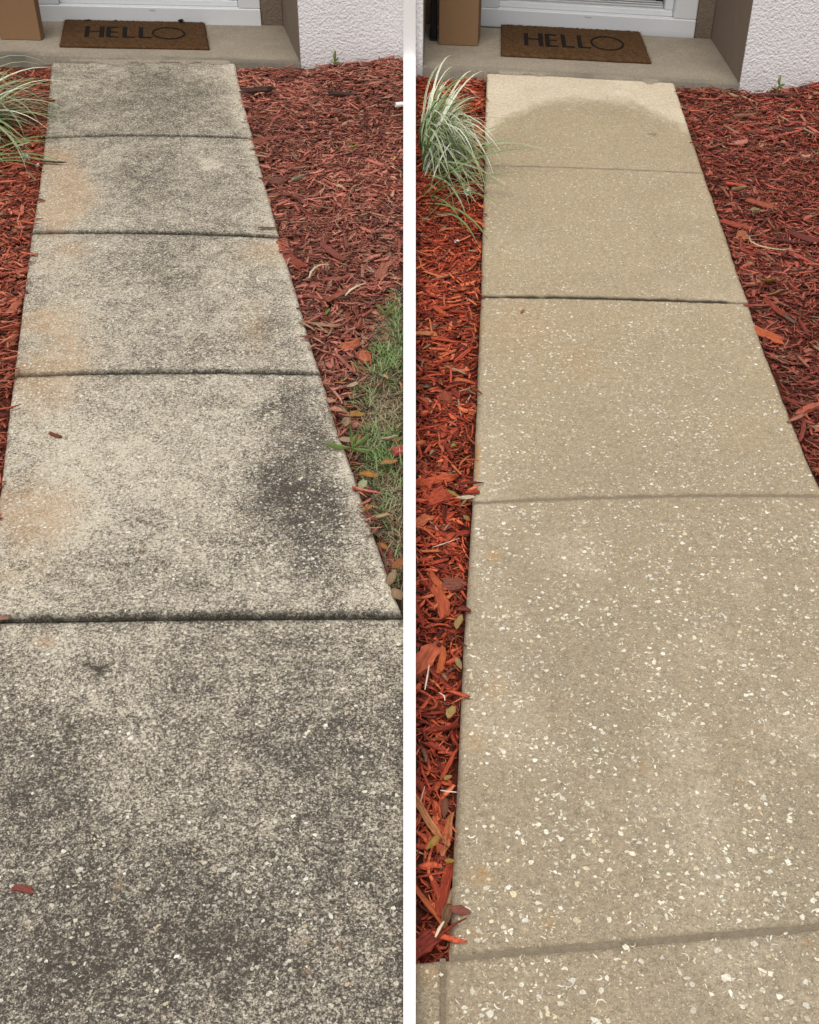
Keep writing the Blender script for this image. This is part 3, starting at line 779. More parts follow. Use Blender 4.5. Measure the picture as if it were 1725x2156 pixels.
def place(bed, n, r, length, clipgrass=True):
    """n random spots in the bed with a yaw, whose ends stay off the divider and mostly off the slabs"""
    A = np.array(BEDS[bed]); lo, hi = A.min(0), A.max(0)
    X = r.uniform(lo[0], hi[0], n); Y = r.uniform(lo[1], hi[1], n); yaw = r.uniform(0, 2 * pi, n)
    ok = in_poly(X, Y, BEDS[bed])
    if bed == 'LR' and clipgrass:
        ok &= ~(in_poly(X, Y, GRASS) & (r.random(n) < .93)); ok &= ~(in_poly(X, Y, LITTER) & (r.random(n) < .55))
    hx, hy = np.cos(yaw) * length * .52, np.sin(yaw) * length * .52
    over = np.zeros(n, bool)
    for s in (-1, 1):
        ex, ey = X + s * hx, Y + s * hy
        ok &= np.abs(ex) > div_half(ey, 0.0) * .25
        ok &= ((ex > 0) == (X > 0))
        over |= over_slab(ex, ey)
        if bed == 'LR': ok &= ey < WALLY['LR'] - .015
        if bed in ('LR', 'LL'): ok &= ey < (P(300, 136).y - .012)
        if bed in ('RL', 'RR'): ok &= ((ex - RFr.x) * -aR.y + (ey - RFr.y) * aR.x) < -.03
    ok &= ~(over & (r.random(n) < (.95 if bed[0] == 'R' else .66)))
    return X, Y, yaw, ok, over
def mulch(bed, label, nf, nm, seed):
    r = np.random.default_rng(seed); Vs = []; Fs = []; Cs = []; off = 0
    for (n, l0, l1, w0, w1, rings, zl, zh, pw) in ((nf, .012, .048, .0010, .0036, 3, -.012, .012, 1.3), (nm, .025, .085, .0030, .0085, 4, -.008, .014, 1.6), (nm // 6, .030, .075, .008, .017, 4, -.006, .012, 2.0)):
        length = l0 + (l1 - l0) * r.random(n) ** pw
        X, Y, yaw, ok, over = place(bed, n, r, length)
        X, Y, yaw, length, over = X[ok], Y[ok], yaw[ok], length[ok], over[ok]; n = len(X)
        width = r.uniform(w0, w1, n); thick = width * r.uniform(.35, .8, n)
        thick = np.minimum(thick, .005)
        Z = mulch_z(X, Y, bed) + r.uniform(zl, zh, n)
        Z = np.where(over, np.maximum(Z, .007 + r.uniform(0, .006, n)), Z)
        pitch = r.normal(0, .16, n); pitch = np.where(over, r.normal(0, .03, n), pitch); roll = r.normal(0, .5, n)
        V, Fa = chip_geometry(X, Y, Z, length, width, thick, yaw, pitch, roll, r, rings)
        c = pick_cols(bed, n, r, X, Y)
        Vs.append(V); Fs.append(Fa + off); off += len(V); Cs.append(np.repeat(c, rings * 4, 0))
    o = mesh_np('mulch', np.vstack(Vs), np.vstack(Fs), M['chips'], None, dict(col=np.vstack(Cs)))
    tag(o, label, 'mulch', None, 'stuff')
    return len(o.data.polygons)
def bed_n(bed, per):
    A = np.array(BEDS[bed]); return int((A.max(0) - A.min(0)).prod() * per)
mulch('LL', 'shredded red wood mulch in the strip left of the stained path', bed_n('LL', 8500), bed_n('LL', 3200), 31)
mulch('LR', 'faded shredded red wood mulch filling the bed right of the stained path', bed_n('LR', 9500), bed_n('LR', 3300), 32)
mulch('RL', 'bright red shredded wood mulch in the narrow strip left of the washed path', bed_n('RL', 12500), bed_n('RL', 5200), 33)
mulch('RR', 'dark red shredded wood mulch filling the bed right of the washed path', bed_n('RR', 8500), bed_n('RR', 3000), 34)

# ------------------------------------------------------------------ single wood chips, largest in view
def chip_mesh(seed, rings=6):
    r = np.random.default_rng(seed)
    one = np.array([0.0])
    V, Fa = chip_geometry(one, one, one, np.array([1.0]), np.array([1.0]), np.array([1.0]), one, one, one, r, rings)
    return V, Fa
CHIPM = []
for k in range(14):
    r_ = np.random.default_rng(500 + k); rings = 8; V = []
    t = np.linspace(-.5, .5, rings)
    ws = r_.uniform(.78, 1.05, rings); ws[0] = r_.uniform(.35, .9); ws[-1] = r_.uniform(.25, .85); ws[1] = r_.uniform(.7, 1); ws[-2] = r_.uniform(.6, 1)
    bz = r_.normal(0, .7); by = r_.normal(0, .35); ys_ = np.array((-.5, -.33, -.17, 0, .17, .33, .5)); ridge = r_.uniform(-.3, .35, 7)
    e0 = r_.uniform(-.10, .10, 7); e1 = r_.uniform(-.12, .12, 7); m_ = 9
    for i in range(rings):
        cy_ = by * t[i] ** 2 + r_.normal(0, .05)
        for q, yy in enumerate(ys_):
            x = t[i] + (e0[q] if i == 0 else e1[q] if i == rings - 1 else r_.uniform(-.02, .02))
            V.append((x, yy * ws[i] + cy_, .55 * (1 - 1.3 * abs(yy)) + ridge[q] + bz * t[i] ** 2 + r_.uniform(-.14, .14)))
        for q, yy in enumerate((.45, -.45)):
            V.append((t[i], yy * ws[i] + cy_, -.5 + bz * t[i] ** 2))
    Fq = []
    for i in range(rings - 1):
        for q in range(m_):
            q2 = (q + 1) % m_; Fq.append([i * m_ + q, i * m_ + q2, i * m_ + m_ + q2, i * m_ + m_ + q][::-1])
    Fq.append(list(range(m_))); Fq.append([(rings - 1) * m_ + q for q in range(m_)][::-1])
    me = bpy.data.meshes.new('wood_chip'); me.from_pydata(V, [], Fq); me.update(); me.materials.append(M['chip']); CHIPM.append(me)
LMARK = []
_CUT = [' beside ', ' in ', ' near ', ' against ', ' touching ', ' below ', ' above ', ' left of', ' right of', ' lying ', ' between ', ' at ', ' under ', ' by ', ' along ', ' leaning ', ' just ', ' crossing ',
        ' standing ', ' slanting ', ' pointing ', ' half ', ' to the', ' across ', ' next ', ' wedged ', ' tucked ', ' curled over ', ' pair-', ' poking ', ' resting ', ' on ', ' over ', ', ', ' with ', ' deep ', ' leading ']
def mark(px, py, label):
    t = label
    for c in _CUT:
        k = t.find(c)
        if k > 0: t = t[:k]
    LMARK.append((px, py, t))
USED = set()
def say_where(px, py, length, width, c):
    r_, g_, b_ = c
    colw = 'tan' if g_ / max(r_, .01) > .5 else 'orange-red' if r_ > .42 else 'red' if r_ > .30 else 'dark red' if r_ > .18 else 'maroon'
    szw = 'long' if length > .085 else 'broad' if width > .018 else 'short' if length < .06 else 'slim'
    names = [m[2] for m in LMARK]
    cand = sorted((m for m in LMARK if names.count(m[2]) == 1 and len(m[2].split()) > 1), key=lambda m: math.hypot(m[0] - px, m[1] - py))
    dirs = ('right of', 'below and right of', 'below', 'below and left of', 'left of', 'above and left of', 'above', 'above and right of')
    for lm in cand[:4]:
        dx, dy = px - lm[0], py - lm[1]; d = math.hypot(dx, dy); k = int(round(math.atan2(dy, dx) / (pi / 4))) % 8
        key = (lm[2], k, d < 45)
        lab = '%s %s wood chip %s%s the %s' % (szw, colw, 'just ' if d < 45 else '', dirs[k], lm[2])
        if key not in USED and lab not in USED:
            USED.add(key); USED.add(lab); return lab
    for lm in cand[:12]:
        dx, dy = px - lm[0], py - lm[1]; d = math.hypot(dx, dy); k = int(round(math.atan2(dy, dx) / (pi / 4))) % 8
        lab = '%s %s wood chip %s%s the %s' % (szw, colw, 'just ' if d < 45 else '', dirs[k], lm[2])
        if lab not in USED: USED.add(lab); return lab
    return None
def chip(px, py, length, width, rot, col, label, group=None, z=None, thick=None, pitch=0.0, bed=None, kind=0, world=None, roll=0.0):
    """rot: plan direction in degrees from +X"""
    p = Vector(world) if world else P(px, py)
    if z is None:
        z = float(mulch_z(np.array(p.x), np.array(p.y), bed)) + .014 if bed else .005
    o = bpy.data.objects.new('wood_chip', CHIPM[kind % len(CHIPM)]); C.objects.link(o)
    o.location = (p.x, p.y, z); o.rotation_euler = (roll, pitch, radians(rot)); o.scale = (length, width, thick or max(.003, width * .35))
    o.color = tuple(col) + (1,)
    if world is None: mark(px, py, label)
    return tag(o, label, 'wood chip', group)
spec = [
 (541, 190, .13, .055, 10, (.05, .022, .015), 'LR', 'dark brown log-like wood chunk near the top edge of the stained path'),
 (721, 200, .12, .035, -5, (.05, .022, .016), 'LR', 'blackish wood chunk below the stucco wall in the faded mulch'),
 (556, 290, .26, .030, 20, (.25, .075, .05), 'LR', 'long faded red splinter slanting beside the second slab of the stained path'),
 (574, 380, .11, .05, -15, (.17, .06, .04), 'LR', 'rounded brown bark piece touching the edge of the stained path'),
 (621, 552, .15, .045, -62, (.26, .06, .035), 'LR', 'broad dark red slab of bark beside the third stained slab'),
 (599, 520, .09, .040, -80, (.36, .10, .06), 'LR', 'upright orange-red chip at the joint end of the stained path'),
 (701, 530, .17, .028, -58, (.22, .065, .045), 'LR', 'long brown-red stick pointing down in the faded mulch'),
 (806, 565, .12, .035, 75, (.36, .13, .085), 'LR', 'pinkish flat chip close to the divider above the grass'),
 (739, 724, .06, .040, 30, (.50, .15, .075), 'LR', 'small bright orange chip left of the grass patch'),
 (769, 750, .07, .035, -75, (.46, .14, .07), 'LR', 'orange chip at the border of the grass patch'),
 (716, 622, .14, .030, 55, (.33, .10, .062), 'LR', 'straight red stick leaning toward the pale leaf blade'),
 (844, 942, .05, .045, 20, (.42, .09, .07), 'LR', 'lone red chip lying in the grass against the divider'),
 (692, 631, .13, .022, 5, (.10, .05, .035), 'LR', 'dark brown twig-like splinter above the green bit of leaf'),
 (900, 1363, .13, .060, 62, (.50, .13, .065), 'RL', 'largest pale orange-red wood chunk in the strip beside the washed path'),
 (916, 993, .13, .042, 12, (.44, .085, .032), 'RL', 'thick ribbed red chunk lying across the strip beside the washed path'),
 (922, 1030, .09, .060, 35, (.36, .06, .025), 'RL', 'wide dark red chip below the thick ribbed chunk'),
 (957, 1213, .06, .055, 0, (.20, .065, .04), 'RL', 'square brown bark flake with split ends beside the washed path'),
 (921, 1205, .09, .026, -62, (.46, .11, .04), 'RL', 'orange stick slanting beside the square brown bark flake'),
 (937, 826, .06, .055, 80, (.26, .06, .03), 'RL', 'round brown disc of bark in the bright red strip'),
 (932, 1253, .13, .036, -80, (.40, .085, .035), 'RL', 'long curved orange-red strip of wood below the bark flake'),
 (931, 1372, .09, .022, 82, (.46, .11, .035), 'RL', 'narrow bright orange chip right of the largest wood chunk'),
 (890, 1080, .07, .034, 48, (.50, .14, .06), 'RL', 'pale orange chip against the divider in the bright strip'),
 (893, 1700, .16, .020, -65, (.58, .22, .10), 'RL', 'long pale orange splinter near the divider at the lower strip'),
 (941, 1745, .11, .020, 80, (.50, .19, .08), 'RL', 'upright pale orange splinter along the washed path edge'),
 (936, 1860, .13, .026, 78, (.36, .06, .028), 'RL', 'dark red sliver lying along the lower washed path edge'),
 (912, 1900, .17, .014, -55, (.48, .12, .045), 'RL', 'thin orange stick crossing the lower end of the strip'),
 (885, 1975, .10, .050, 40, (.24, .04, .025), 'RL', 'broad maroon chunk in the bottom corner of the strip'),
 (926, 640, .09, .030, -62, (.46, .10, .04), 'RL', 'bright orange-red chip pair-end beside the third washed slab'),
 (884, 690, .10, .026, -12, (.50, .19, .09), 'RL', 'pale orange board-like chip touching the divider'),
 (1602, 430, .12, .030, -38, (.34, .085, .04), 'RR', 'orange-brown splinter in the bed right of the second washed slab'),
 (1556, 476, .12, .030, -30, (.36, .065, .035), 'RR', 'curled red chip near the washed path edge'),
 (1563, 497, .07, .045, 70, (.42, .14, .07), 'RR', 'stubby orange chip under the curled red chip'),
 (1559, 300, .07, .030, 25, (.50, .20, .15), 'RR', 'pinkish pale chip in the dark red bed'),
 (1549, 385, .07, .018, -20, (.52, .09, .04), 'RR', 'vivid red thin chip above the tan leaf'),
 (1695, 500, .12, .038, -45, (.16, .035, .025), 'RR', 'dark maroon curved chunk near the right edge of the bed'),
 (1612, 700, .14, .034, -55, (.50, .12, .045), 'RR', 'bright orange chip against the edge of the third washed slab'),
 (1632, 645, .13, .022, -70, (.32, .07, .04), 'RR', 'long red splinter pointing down beside the dark joint'),
 (1570, 241, .13, .026, 25, (.25, .11, .065), 'RR', 'greyish brown flat stick in the upper right bed'),
 (1675, 275, .13, .030, 20, (.12, .045, .035), 'RR', 'weathered dark brown chip at the right side of the upper bed'),
 (1650, 205, .14, .028, -12, (.11, .045, .035), 'RR', 'dark brown strip of bark below the small weed by the wall'),
 (1700, 860, .08, .030, 30, (.44, .12, .07), 'RR', 'light red chip at the right frame side of the bed'),
 (60, 560, .09, .028, 35, (.48, .15, .085), 'LL', 'orange chip lying over the left edge of the third stained slab'),
 (25, 640, .10, .030, 75, (.50, .16, .09), 'LL', 'upright light orange chip in the strip left of the stained path'),
 (58, 1070, .07, .028, 10, (.44, .13, .075), 'LL', None),
]
for i, (x, y, l, wd, rot, c, bed, lab) in enumerate(spec):
    if lab is None: continue
    zz = None
    kq = .82 if bed == 'RL' else 1
    c = tuple(min(.62, v * (1.25 if bed == 'RL' else 1.1)) for v in c)
    chip(x, y, l * kq, wd * kq, rot, c, lab, 'large wood chips in the mulch beds', bed=bed, kind=i, pitch=random.uniform(-.08, .08), roll=random.uniform(-.2, .2))
# loose chips on the concrete
chip(117, 919, .040, .013, -30, (.20, .055, .025), 'small red-brown chip lying loose on the fourth stained slab', kind=3)
chip(50, 1874, .036, .013, -12, (.30, .075, .055), 'small red chip lying loose on the nearest stained slab', kind=5)
chip(8, 1305, .026, .010, 5, (.40, .20, .15), 'pale pink chip resting in the nearest joint of the stained path', kind=2)
chip(1100, 658, .022, .007, 60, (.40, .16, .10), 'tiny red chip lying loose on the third washed slab', kind=1)
chip(1591, 646, .075, .010, -2, (.34, .09, .06), 'thin red splinter poking over the third washed slab edge', kind=6)
chip(112, 347, .11, .010, -8, (.045, .022, .016), 'dark thin twig poking over the left edge of the second stained slab', kind=8, z=.012)
chip(566, 484, .07, .010, -2, (.22, .11, .075), 'thin grey-brown splinter poking over the right edge of the second stained slab', kind=9, z=.008)

# more of the larger chips, alike within their bed
def many(bed, n, seed, label, group, l0, l1, w0, w1, ymin=None, ymax=None):
    r = np.random.default_rng(seed); m = n * 60
    length = r.uniform(l0, l1, m)
    X, Y, yaw, ok, over = place(bed, m, r, length)
    ok &= ~over
    px, py = proj(X, Y, 0); ok &= (px > -5) & (px < 1730) & (py > 90) & (py < 2156)
    if ymin: ok &= py > ymin
    id_ = np.nonzero(ok)[0]
    # nearest ones first, thinned at random
    id_ = id_[r.random(len(id_)) < (.25 + .75 * (py[id_] / 2100))][:n]
    cols = pick_cols(bed, m, r, X, Y)
    for q in id_:
        wd = r.uniform(w0, w1); cc = np.clip(cols[q] * 1.15, 0, .7)
        chip(0, 0, length[q], wd, math.degrees(yaw[q]), cc, say_where(px[q], py[q], length[q], wd, cc) or label, group, bed=bed, kind=int(r.integers(0, 14)),
             world=(X[q], Y[q], 0), pitch=float(r.normal(0, .10)), roll=float(r.normal(0, .35)), thick=wd * r.uniform(.25, .45))
# ------------------------------------------------------------------ fallen leaves
def leaf_mesh(k):
    r = np.random.default_rng(900 + k); n = 9; V = []; Fq = []
    curl = (.05, .35, .12, .55)[k % 4]; sh = (.9, 1.25, 1.0, .75)[k % 4]
    for i in range(n):
        t = i / (n - 1); x = t - .5
        wv = math.sin(pi * t ** sh) ** .8 * (.5 + r.uniform(-.05, .05)) + (.02 if 0 < i < n - 1 else .008)
        zc = curl * .35 * (2 * x) ** 2 + .03 * math.sin(7 * t + k)
        for j, s in enumerate((-1, -.5, 0, .5, 1)):
            V.append((x, s * wv, zc + abs(s) * wv * (.25 + curl * .5) + r.uniform(-.012, .012)))
        if i:
            b = i * 5
            for j in range(4): Fq.append([b - 5 + j, b + j, b + j + 1, b - 4 + j][::-1])
    me = bpy.data.meshes.new('fallen_leaf'); me.from_pydata(V, [], Fq); me.update(); me.materials.append(M['leaf'])
    me.polygons.foreach_set('use_smooth', np.ones(len(me.polygons), bool))
    # stalk
    return me
LEAFM = [leaf_mesh(k) for k in range(4)]
SOL = {}
def leaf(px, py, ln, asp, rot, col, label, z=.012, kind=0, pitch=0.0, roll=0.0, name='fallen_leaf', cat='leaf', group='fallen leaves'):
    o = bpy.data.objects.new(name, LEAFM[kind % 4]); C.objects.link(o); p = P(px, py, z)
    rl = random.Random(int(px * 7 + py)); ln *= .86; asp *= rl.uniform(.8, 1.05)
    o.location = p; o.rotation_euler = (roll + rl.uniform(-.35, .35), pitch + rl.uniform(-.2, .2), radians(rot)); o.scale = (ln, ln * asp, ln)
    kk = rl.uniform(.72, .95); o.color = tuple(c * kk for c in col) + (1,)
    md = o.modifiers.new('thickness', 'SOLIDIFY'); md.thickness = .0006 / max(ln, .01) if False else .008
    mark(px, py, label)
    return tag(o, label, cat, group)
OR = (.46, .20, .035); TAN = (.40, .28, .155); PAL_ = (.50, .46, .30); BR = (.25, .13, .06); OL = (.30, .20, .06)
for a in (
 (777, 1002, .062, .62, -15, OR, 'rounded orange leaf beside the fourth stained slab, above the pale green leaf', -.004, 0),
 (763, 1026, .055, .52, 70, (.42, .44, .25), 'pale green pointed leaf just below the rounded orange leaf', .004, 1),
 (752, 874, .055, .48, 25, (.50, .25, .05), 'orange oval leaf left of the grass patch', -.004, 0),
 (727, 898, .085, .36, 85, (.40, .27, .16), 'upright tan curled leaf touching the fourth stained slab', .002, 3),
 (729, 928, .050, .45, -25, (.42, .30, .19), 'folded tan leaf under the upright tan leaf', .002, 2),
 (742, 813, .045, .42, 28, (.52, .40, .27), 'small cream leaf in the mulch just below the third joint', -.006, 1),
 (754, 839, .060, .42, 12, (.28, .18, .10), 'dull brown leaf between the cream leaf and the orange oval leaf', -.008, 2),
 (716, 808, .048, .35, 3, (.42, .17, .05), 'orange leaf half hidden in mulch right of the third joint', -.008, 0),
 (776, 1076, .055, .50, 65, (.46, .28, .09), 'tan leaf with an orange edge in the gutter of the stained path', -.008, 3),
 (797, 1093, .070, .26, 8, (.44, .33, .19), 'long narrow tan leaf lying level in the gutter', -.008, 1),
 (792, 1124, .060, .42, -70, (.25, .14, .09), 'dark brown leaf standing in the gutter of the stained path', -.008, 2),
 (806, 1152, .050, .45, -50, (.42, .18, .04), 'small orange-brown leaf deep in the gutter', -.012, 0),
 (840, 1190, .062, .48, 55, (.42, .17, .06), 'orange-brown leaf leaning on the divider in the gutter', -.004, 2),
 (829, 1222, .062, .45, 75, (.38, .27, .15), 'tan leaf at the narrow end of the gutter', -.006, 3),
 (838, 1256, .060, .55, -65, (.31, .20, .11), 'brown crumpled leaf in the last corner before the nearest joint', -.006, 1),
 (822, 662, .055, .40, 60, (.30, .16, .06), 'brown leaf at the upper end of the grass patch', 0, 0),
 (812, 795, .050, .40, -70, (.46, .30, .17), 'tan leaf lying on the green grass', .012, 2),
 (819, 927, .060, .36, 4, (.47, .38, .25), 'pale straw leaf lying across the grass', .010, 1),
 (820, 975, .055, .5, 10, (.36, .18, .06), 'orange-brown leaf in the dry grass', -.004, 0),
 (631, 381, .085, .22, 40, PAL_, 'pale forked leaf in the faded mulch right of the second stained slab', .02, 3),
 (744, 312, .060, .20, 6, (.52, .40, .08), 'thin yellow leaf in the middle of the faded mulch', .016, 1),
 (831, 335, .040, .30, 70, (.55, .42, .09), 'small yellow leaf by the divider in the faded mulch', .016, 2),
 (691, 657, .045, .35, 75, (.15, .25, .04), 'green leaf scrap in the mulch beside the third stained slab', .004, 0),
 (780, 574, .050, .16, -50, (.66, .60, .48), 'white sliver of leaf in the faded mulch', .012, 1),
 (954, 1042, .050, .42, -28, (.36, .22, .05), 'olive orange leaf next to the cream leaf in the bright strip', .006, 0),
 (980, 1051, .058, .26, 5, (.66, .58, .42), 'cream leaf touching the washed path at its third joint', .012, 1),
 (955, 938, .022, .60, 60, (.18, .34, .06), 'small green leaf scrap in the bright strip', .008, 2),
 (967, 1310, .050, .40, 72, (.44, .30, .11), 'khaki leaf standing at the washed path edge, upper of two', .004, 0),
 (967, 1398, .048, .38, -75, (.40, .29, .13), 'khaki folded leaf at the washed path edge, lower of two', .002, 2),
 (950, 1500, .044, .52, 68, (.46, .31, .11), 'speckled tan oval leaf in the bright strip', .010, 0),
 (913, 1780, .046, .42, 52, (.42, .23, .05), 'golden brown leaf curled over a red chip in the lower strip', .012, 1),
 (947, 1813, .022, .50, 10, (.46, .26, .04), 'tiny golden leaf at the lower washed path edge', .008, 0),
 (944, 1640, .022, .60, 30, (.38, .22, .05), 'small olive leaf scrap by the washed path edge', .004, 3),
 (969, 1918, .044, .52, -3, (.27, .085, .055), 'smooth red leaf lying on the nearest washed slab', .006, 0),
 (936, 1702, .050, .36, 85, (.24, .085, .045), 'brown-red leaf standing in the lower strip', .002, 2),
 (938, 1935, .062, .34, 78, (.24, .12, .06), 'brown leaf tucked under the smooth red leaf', .002, 1),
 (983, 1093, .034, .40, -60, (.34, .23, .07), 'narrow olive leaf wedged at the washed path edge', .002, 1),
 (1559, 403, .080, .22, 8, (.42, .28, .12), 'tan leaf with a ragged end in the dark red bed', .018, 3),
 (1616, 596, .085, .24, 22, (.36, .18, .045), 'orange-brown narrow leaf in the dark red bed near the dark joint', .008, 1),
 (1636, 620, .090, .28, 16, (.30, .15, .07), 'dull brown leaf below the orange-brown narrow leaf', .006, 2),
 (1590, 442, .050, .45, 20, (.30, .24, .11), 'small olive leaf in the dark red bed', .014, 0),
 ):
    leaf(*a[:9])
    bpy.context.view_layer.objects.active = None

# strips: long dry blades and sticks
def strip(name, pts, wd, col, label, cat, z=.02, group=None, mat=None):
    """a bent blade through image points laid near the ground"""
    n = len(pts); V = []; Fq = []
    ctr = [P(x, y, z + dz) for (x, y, dz) in pts]
    o0 = ctr[0].copy()
    for i, p in enumerate(ctr):
        d = (ctr[min(i + 1, n - 1)] - ctr[max(i - 1, 0)]).normalized(); s = Vector((-d.y, d.x, 0)).normalized()
        k = wd * (.25 + .75 * math.sin(pi * (i + .35) / (n - .3)))
        q = p - o0
        V += [(q - s * k)[:], (q + Vector((0, 0, k * .35)))[:], (q + s * k)[:], (q - Vector((0, 0, .0012)))[:]]
        if i:
            b = 4 * i
            for j in range(4): Fq.append([b - 4 + j, b - 4 + (j + 1) % 4, b + (j + 1) % 4, b + j])
    Fq += [[0, 1, 2, 3], [4 * n - 1, 4 * n - 2, 4 * n - 3, 4 * n - 4]]
    o = mesh_np(name, V, Fq, mat or M['leaf'], smooth=False); o.location = o0; o.color = tuple(col) + (1,)
    mark(pts[n // 2][0], pts[n // 2][1], label)
    return tag(o, label, cat, group)
strip('dry_blade', [(651, 585, .0), (655, 572, .008), (664, 562, .014), (676, 557, .012), (694, 556, .004)], .0045, (.62, .54, .36), 'curved cream dry blade in the faded mulch beside the third stained slab', 'dry blade')
strip('dry_blade', [(727, 622, 0), (738, 610, .01), (752, 602, .014), (771, 595, .006)], .005, (.58, .50, .36), 'pale twisted dry blade just above the grass patch', 'dry blade')
strip('dry_blade', [(1578, 498, .02), (1581, 508, .02), (1596, 516, .02), (1620, 522, .016), (1650, 526, .01), (1664, 523, .008)], .0055, (.46, .38, .22), 'long pale twisted blade lying in the dark red bed', 'dry blade')
strip('dry_blade', [(1531, 254, .01), (1565, 256, .012), (1600, 257, .01)], .002, (.36, .24, .13), 'thin straight straw in the upper right bed', 'dry blade')
strip('twig', [(911, 1152, .006), (930, 1146, .010), (968, 1133, .010)], .0016, (.60, .53, .42), 'straight white twig above the brown bark flake in the bright strip', 'twig')
strip('twig', [(895, 1452, .01), (899, 1430, .012), (904, 1400, .01)], .0017, (.66, .61, .50), 'white upright sliver below the largest wood chunk', 'twig')
strip('twig', [(917, 1973, .01), (925, 1955, .012), (935, 1940, .012)], .0026, (.66, .56, .42), 'pale bent twig at the bottom end of the strip', 'twig')
strip('twig', [(928, 1664, .01), (945, 1666, .012), (962, 1668, .01)], .0018, (.72, .62, .52), 'thin pale twig crossing toward the washed path', 'twig')
strip('twig', [(925, 1458, .01), (936, 1465, .012), (937, 1475, .006)], .0016, (.75, .68, .60), 'small hooked white twig in the bright strip', 'twig')
strip('twig', [(886, 1690, .004), (890, 1672, .008), (895, 1655, .004)], .0014, (.5, .3, .2), 'fine brown twig beside the divider in the lower strip', 'twig')
strip('wood_splinter', [(995, 383, .01), (1006, 387, .014), (1019, 391, .01)], .0095, (.50, .36, .22), 'tan splinter by the washed path just right of the white bloom', 'wood splinter')
strip('wood_splinter', [(36, 308, .012), (48, 303, .018), (62, 300, .014)], .010, (.46, .36, .25), 'tan splinter under the striped blades beside the stained path', 'wood splinter')
# short white pipe end by the divider
def tube(name, p0, p1, rad, mat, parent=None, n=14):
    d = (p1 - p0); zq = d.to_track_quat('Z', 'Y').to_matrix(); V = []; Fq = []
    for i, (c, r_) in enumerate(((p0, rad), (p1, rad), (p1, rad * .78), (p0 + d * .1, rad * .78))):
        for k in range(n):
            a = 2 * pi * k / n; V.append((c + zq @ Vector((cos(a) * r_, sin(a) * r_, 0)))[:])
    for i in range(3):
        for k in range(n): Fq.append([i * n + k, i * n + (k + 1) % n, i * n + n + (k + 1) % n, i * n + n + k])
    Fq.append([k for k in range(n)][::-1]); Fq.append([3 * n + k for k in range(n)])
    return mesh_np(name, V, Fq, mat, parent, smooth=False)
pp = tube('pipe', P(848.5, 219, .03), P(833, 221, .03), .0105, M['pvc'])
tag(pp, 'short white plastic pipe end sticking out beside the divider above the mulch', 'pipe')
# white fluffy blooms on the mulch
def bloom(px, py, rad, label, z):
    r = np.random.default_rng(int(px)); V = []; Fq = []; c = P(px, py, z)
    for k in range(26):
        a = r.uniform(0, 2 * pi); e = r.uniform(-.2, 1.2); d = Vector((cos(a) * cos(e), sin(a) * cos(e), sin(e)))
        s = d.cross(Vector((.3, .2, 1))).normalized() * rad * .32; u = d.cross(s).normalized() * rad * .18
        b = len(V)
        V += [(0, 0, 0), (d * rad * .6 + s)[:], (d * rad * r.uniform(.85, 1.15) + u)[:], (d * rad * .6 - s)[:]]; Fq.append([b, b + 1, b + 2, b + 3])
    o = mesh_np('fallen_bloom', V, Fq, M['puff']); o.location = c
    tag(o, label, 'bloom', 'white blooms on the mulch')
bloom(985, 405, .020, 'crumpled white bloom on the mulch beside the second washed slab', .0)
bloom(56, 331, .020, 'crumpled white bloom on the mulch beside the second stained slab', .012)
bloom(80, 348, .009, 'tiny white petal scrap right of the bloom by the stained path', .012)
bloom(962, 509, .010, 'small cream scrap in the strip below the green blades', .0)

many('RL', 90, 71, 'bright red wood chip in the narrow strip left of the washed path', 'red chips in the strip left of the washed path', .04, .10, .005, .013)
many('RR', 60, 72, 'dark red wood chip in the bed right of the washed path', 'red chips in the bed right of the washed path', .05, .12, .006, .015)
many('LR', 65, 73, 'faded red wood chip in the bed right of the stained path', 'red chips in the bed right of the stained path', .05, .12, .006, .015)
many('LL', 24, 74, 'orange-red wood chip in the strip left of the stained path', 'red chips in the strip left of the stained path', .04, .11, .006, .014)

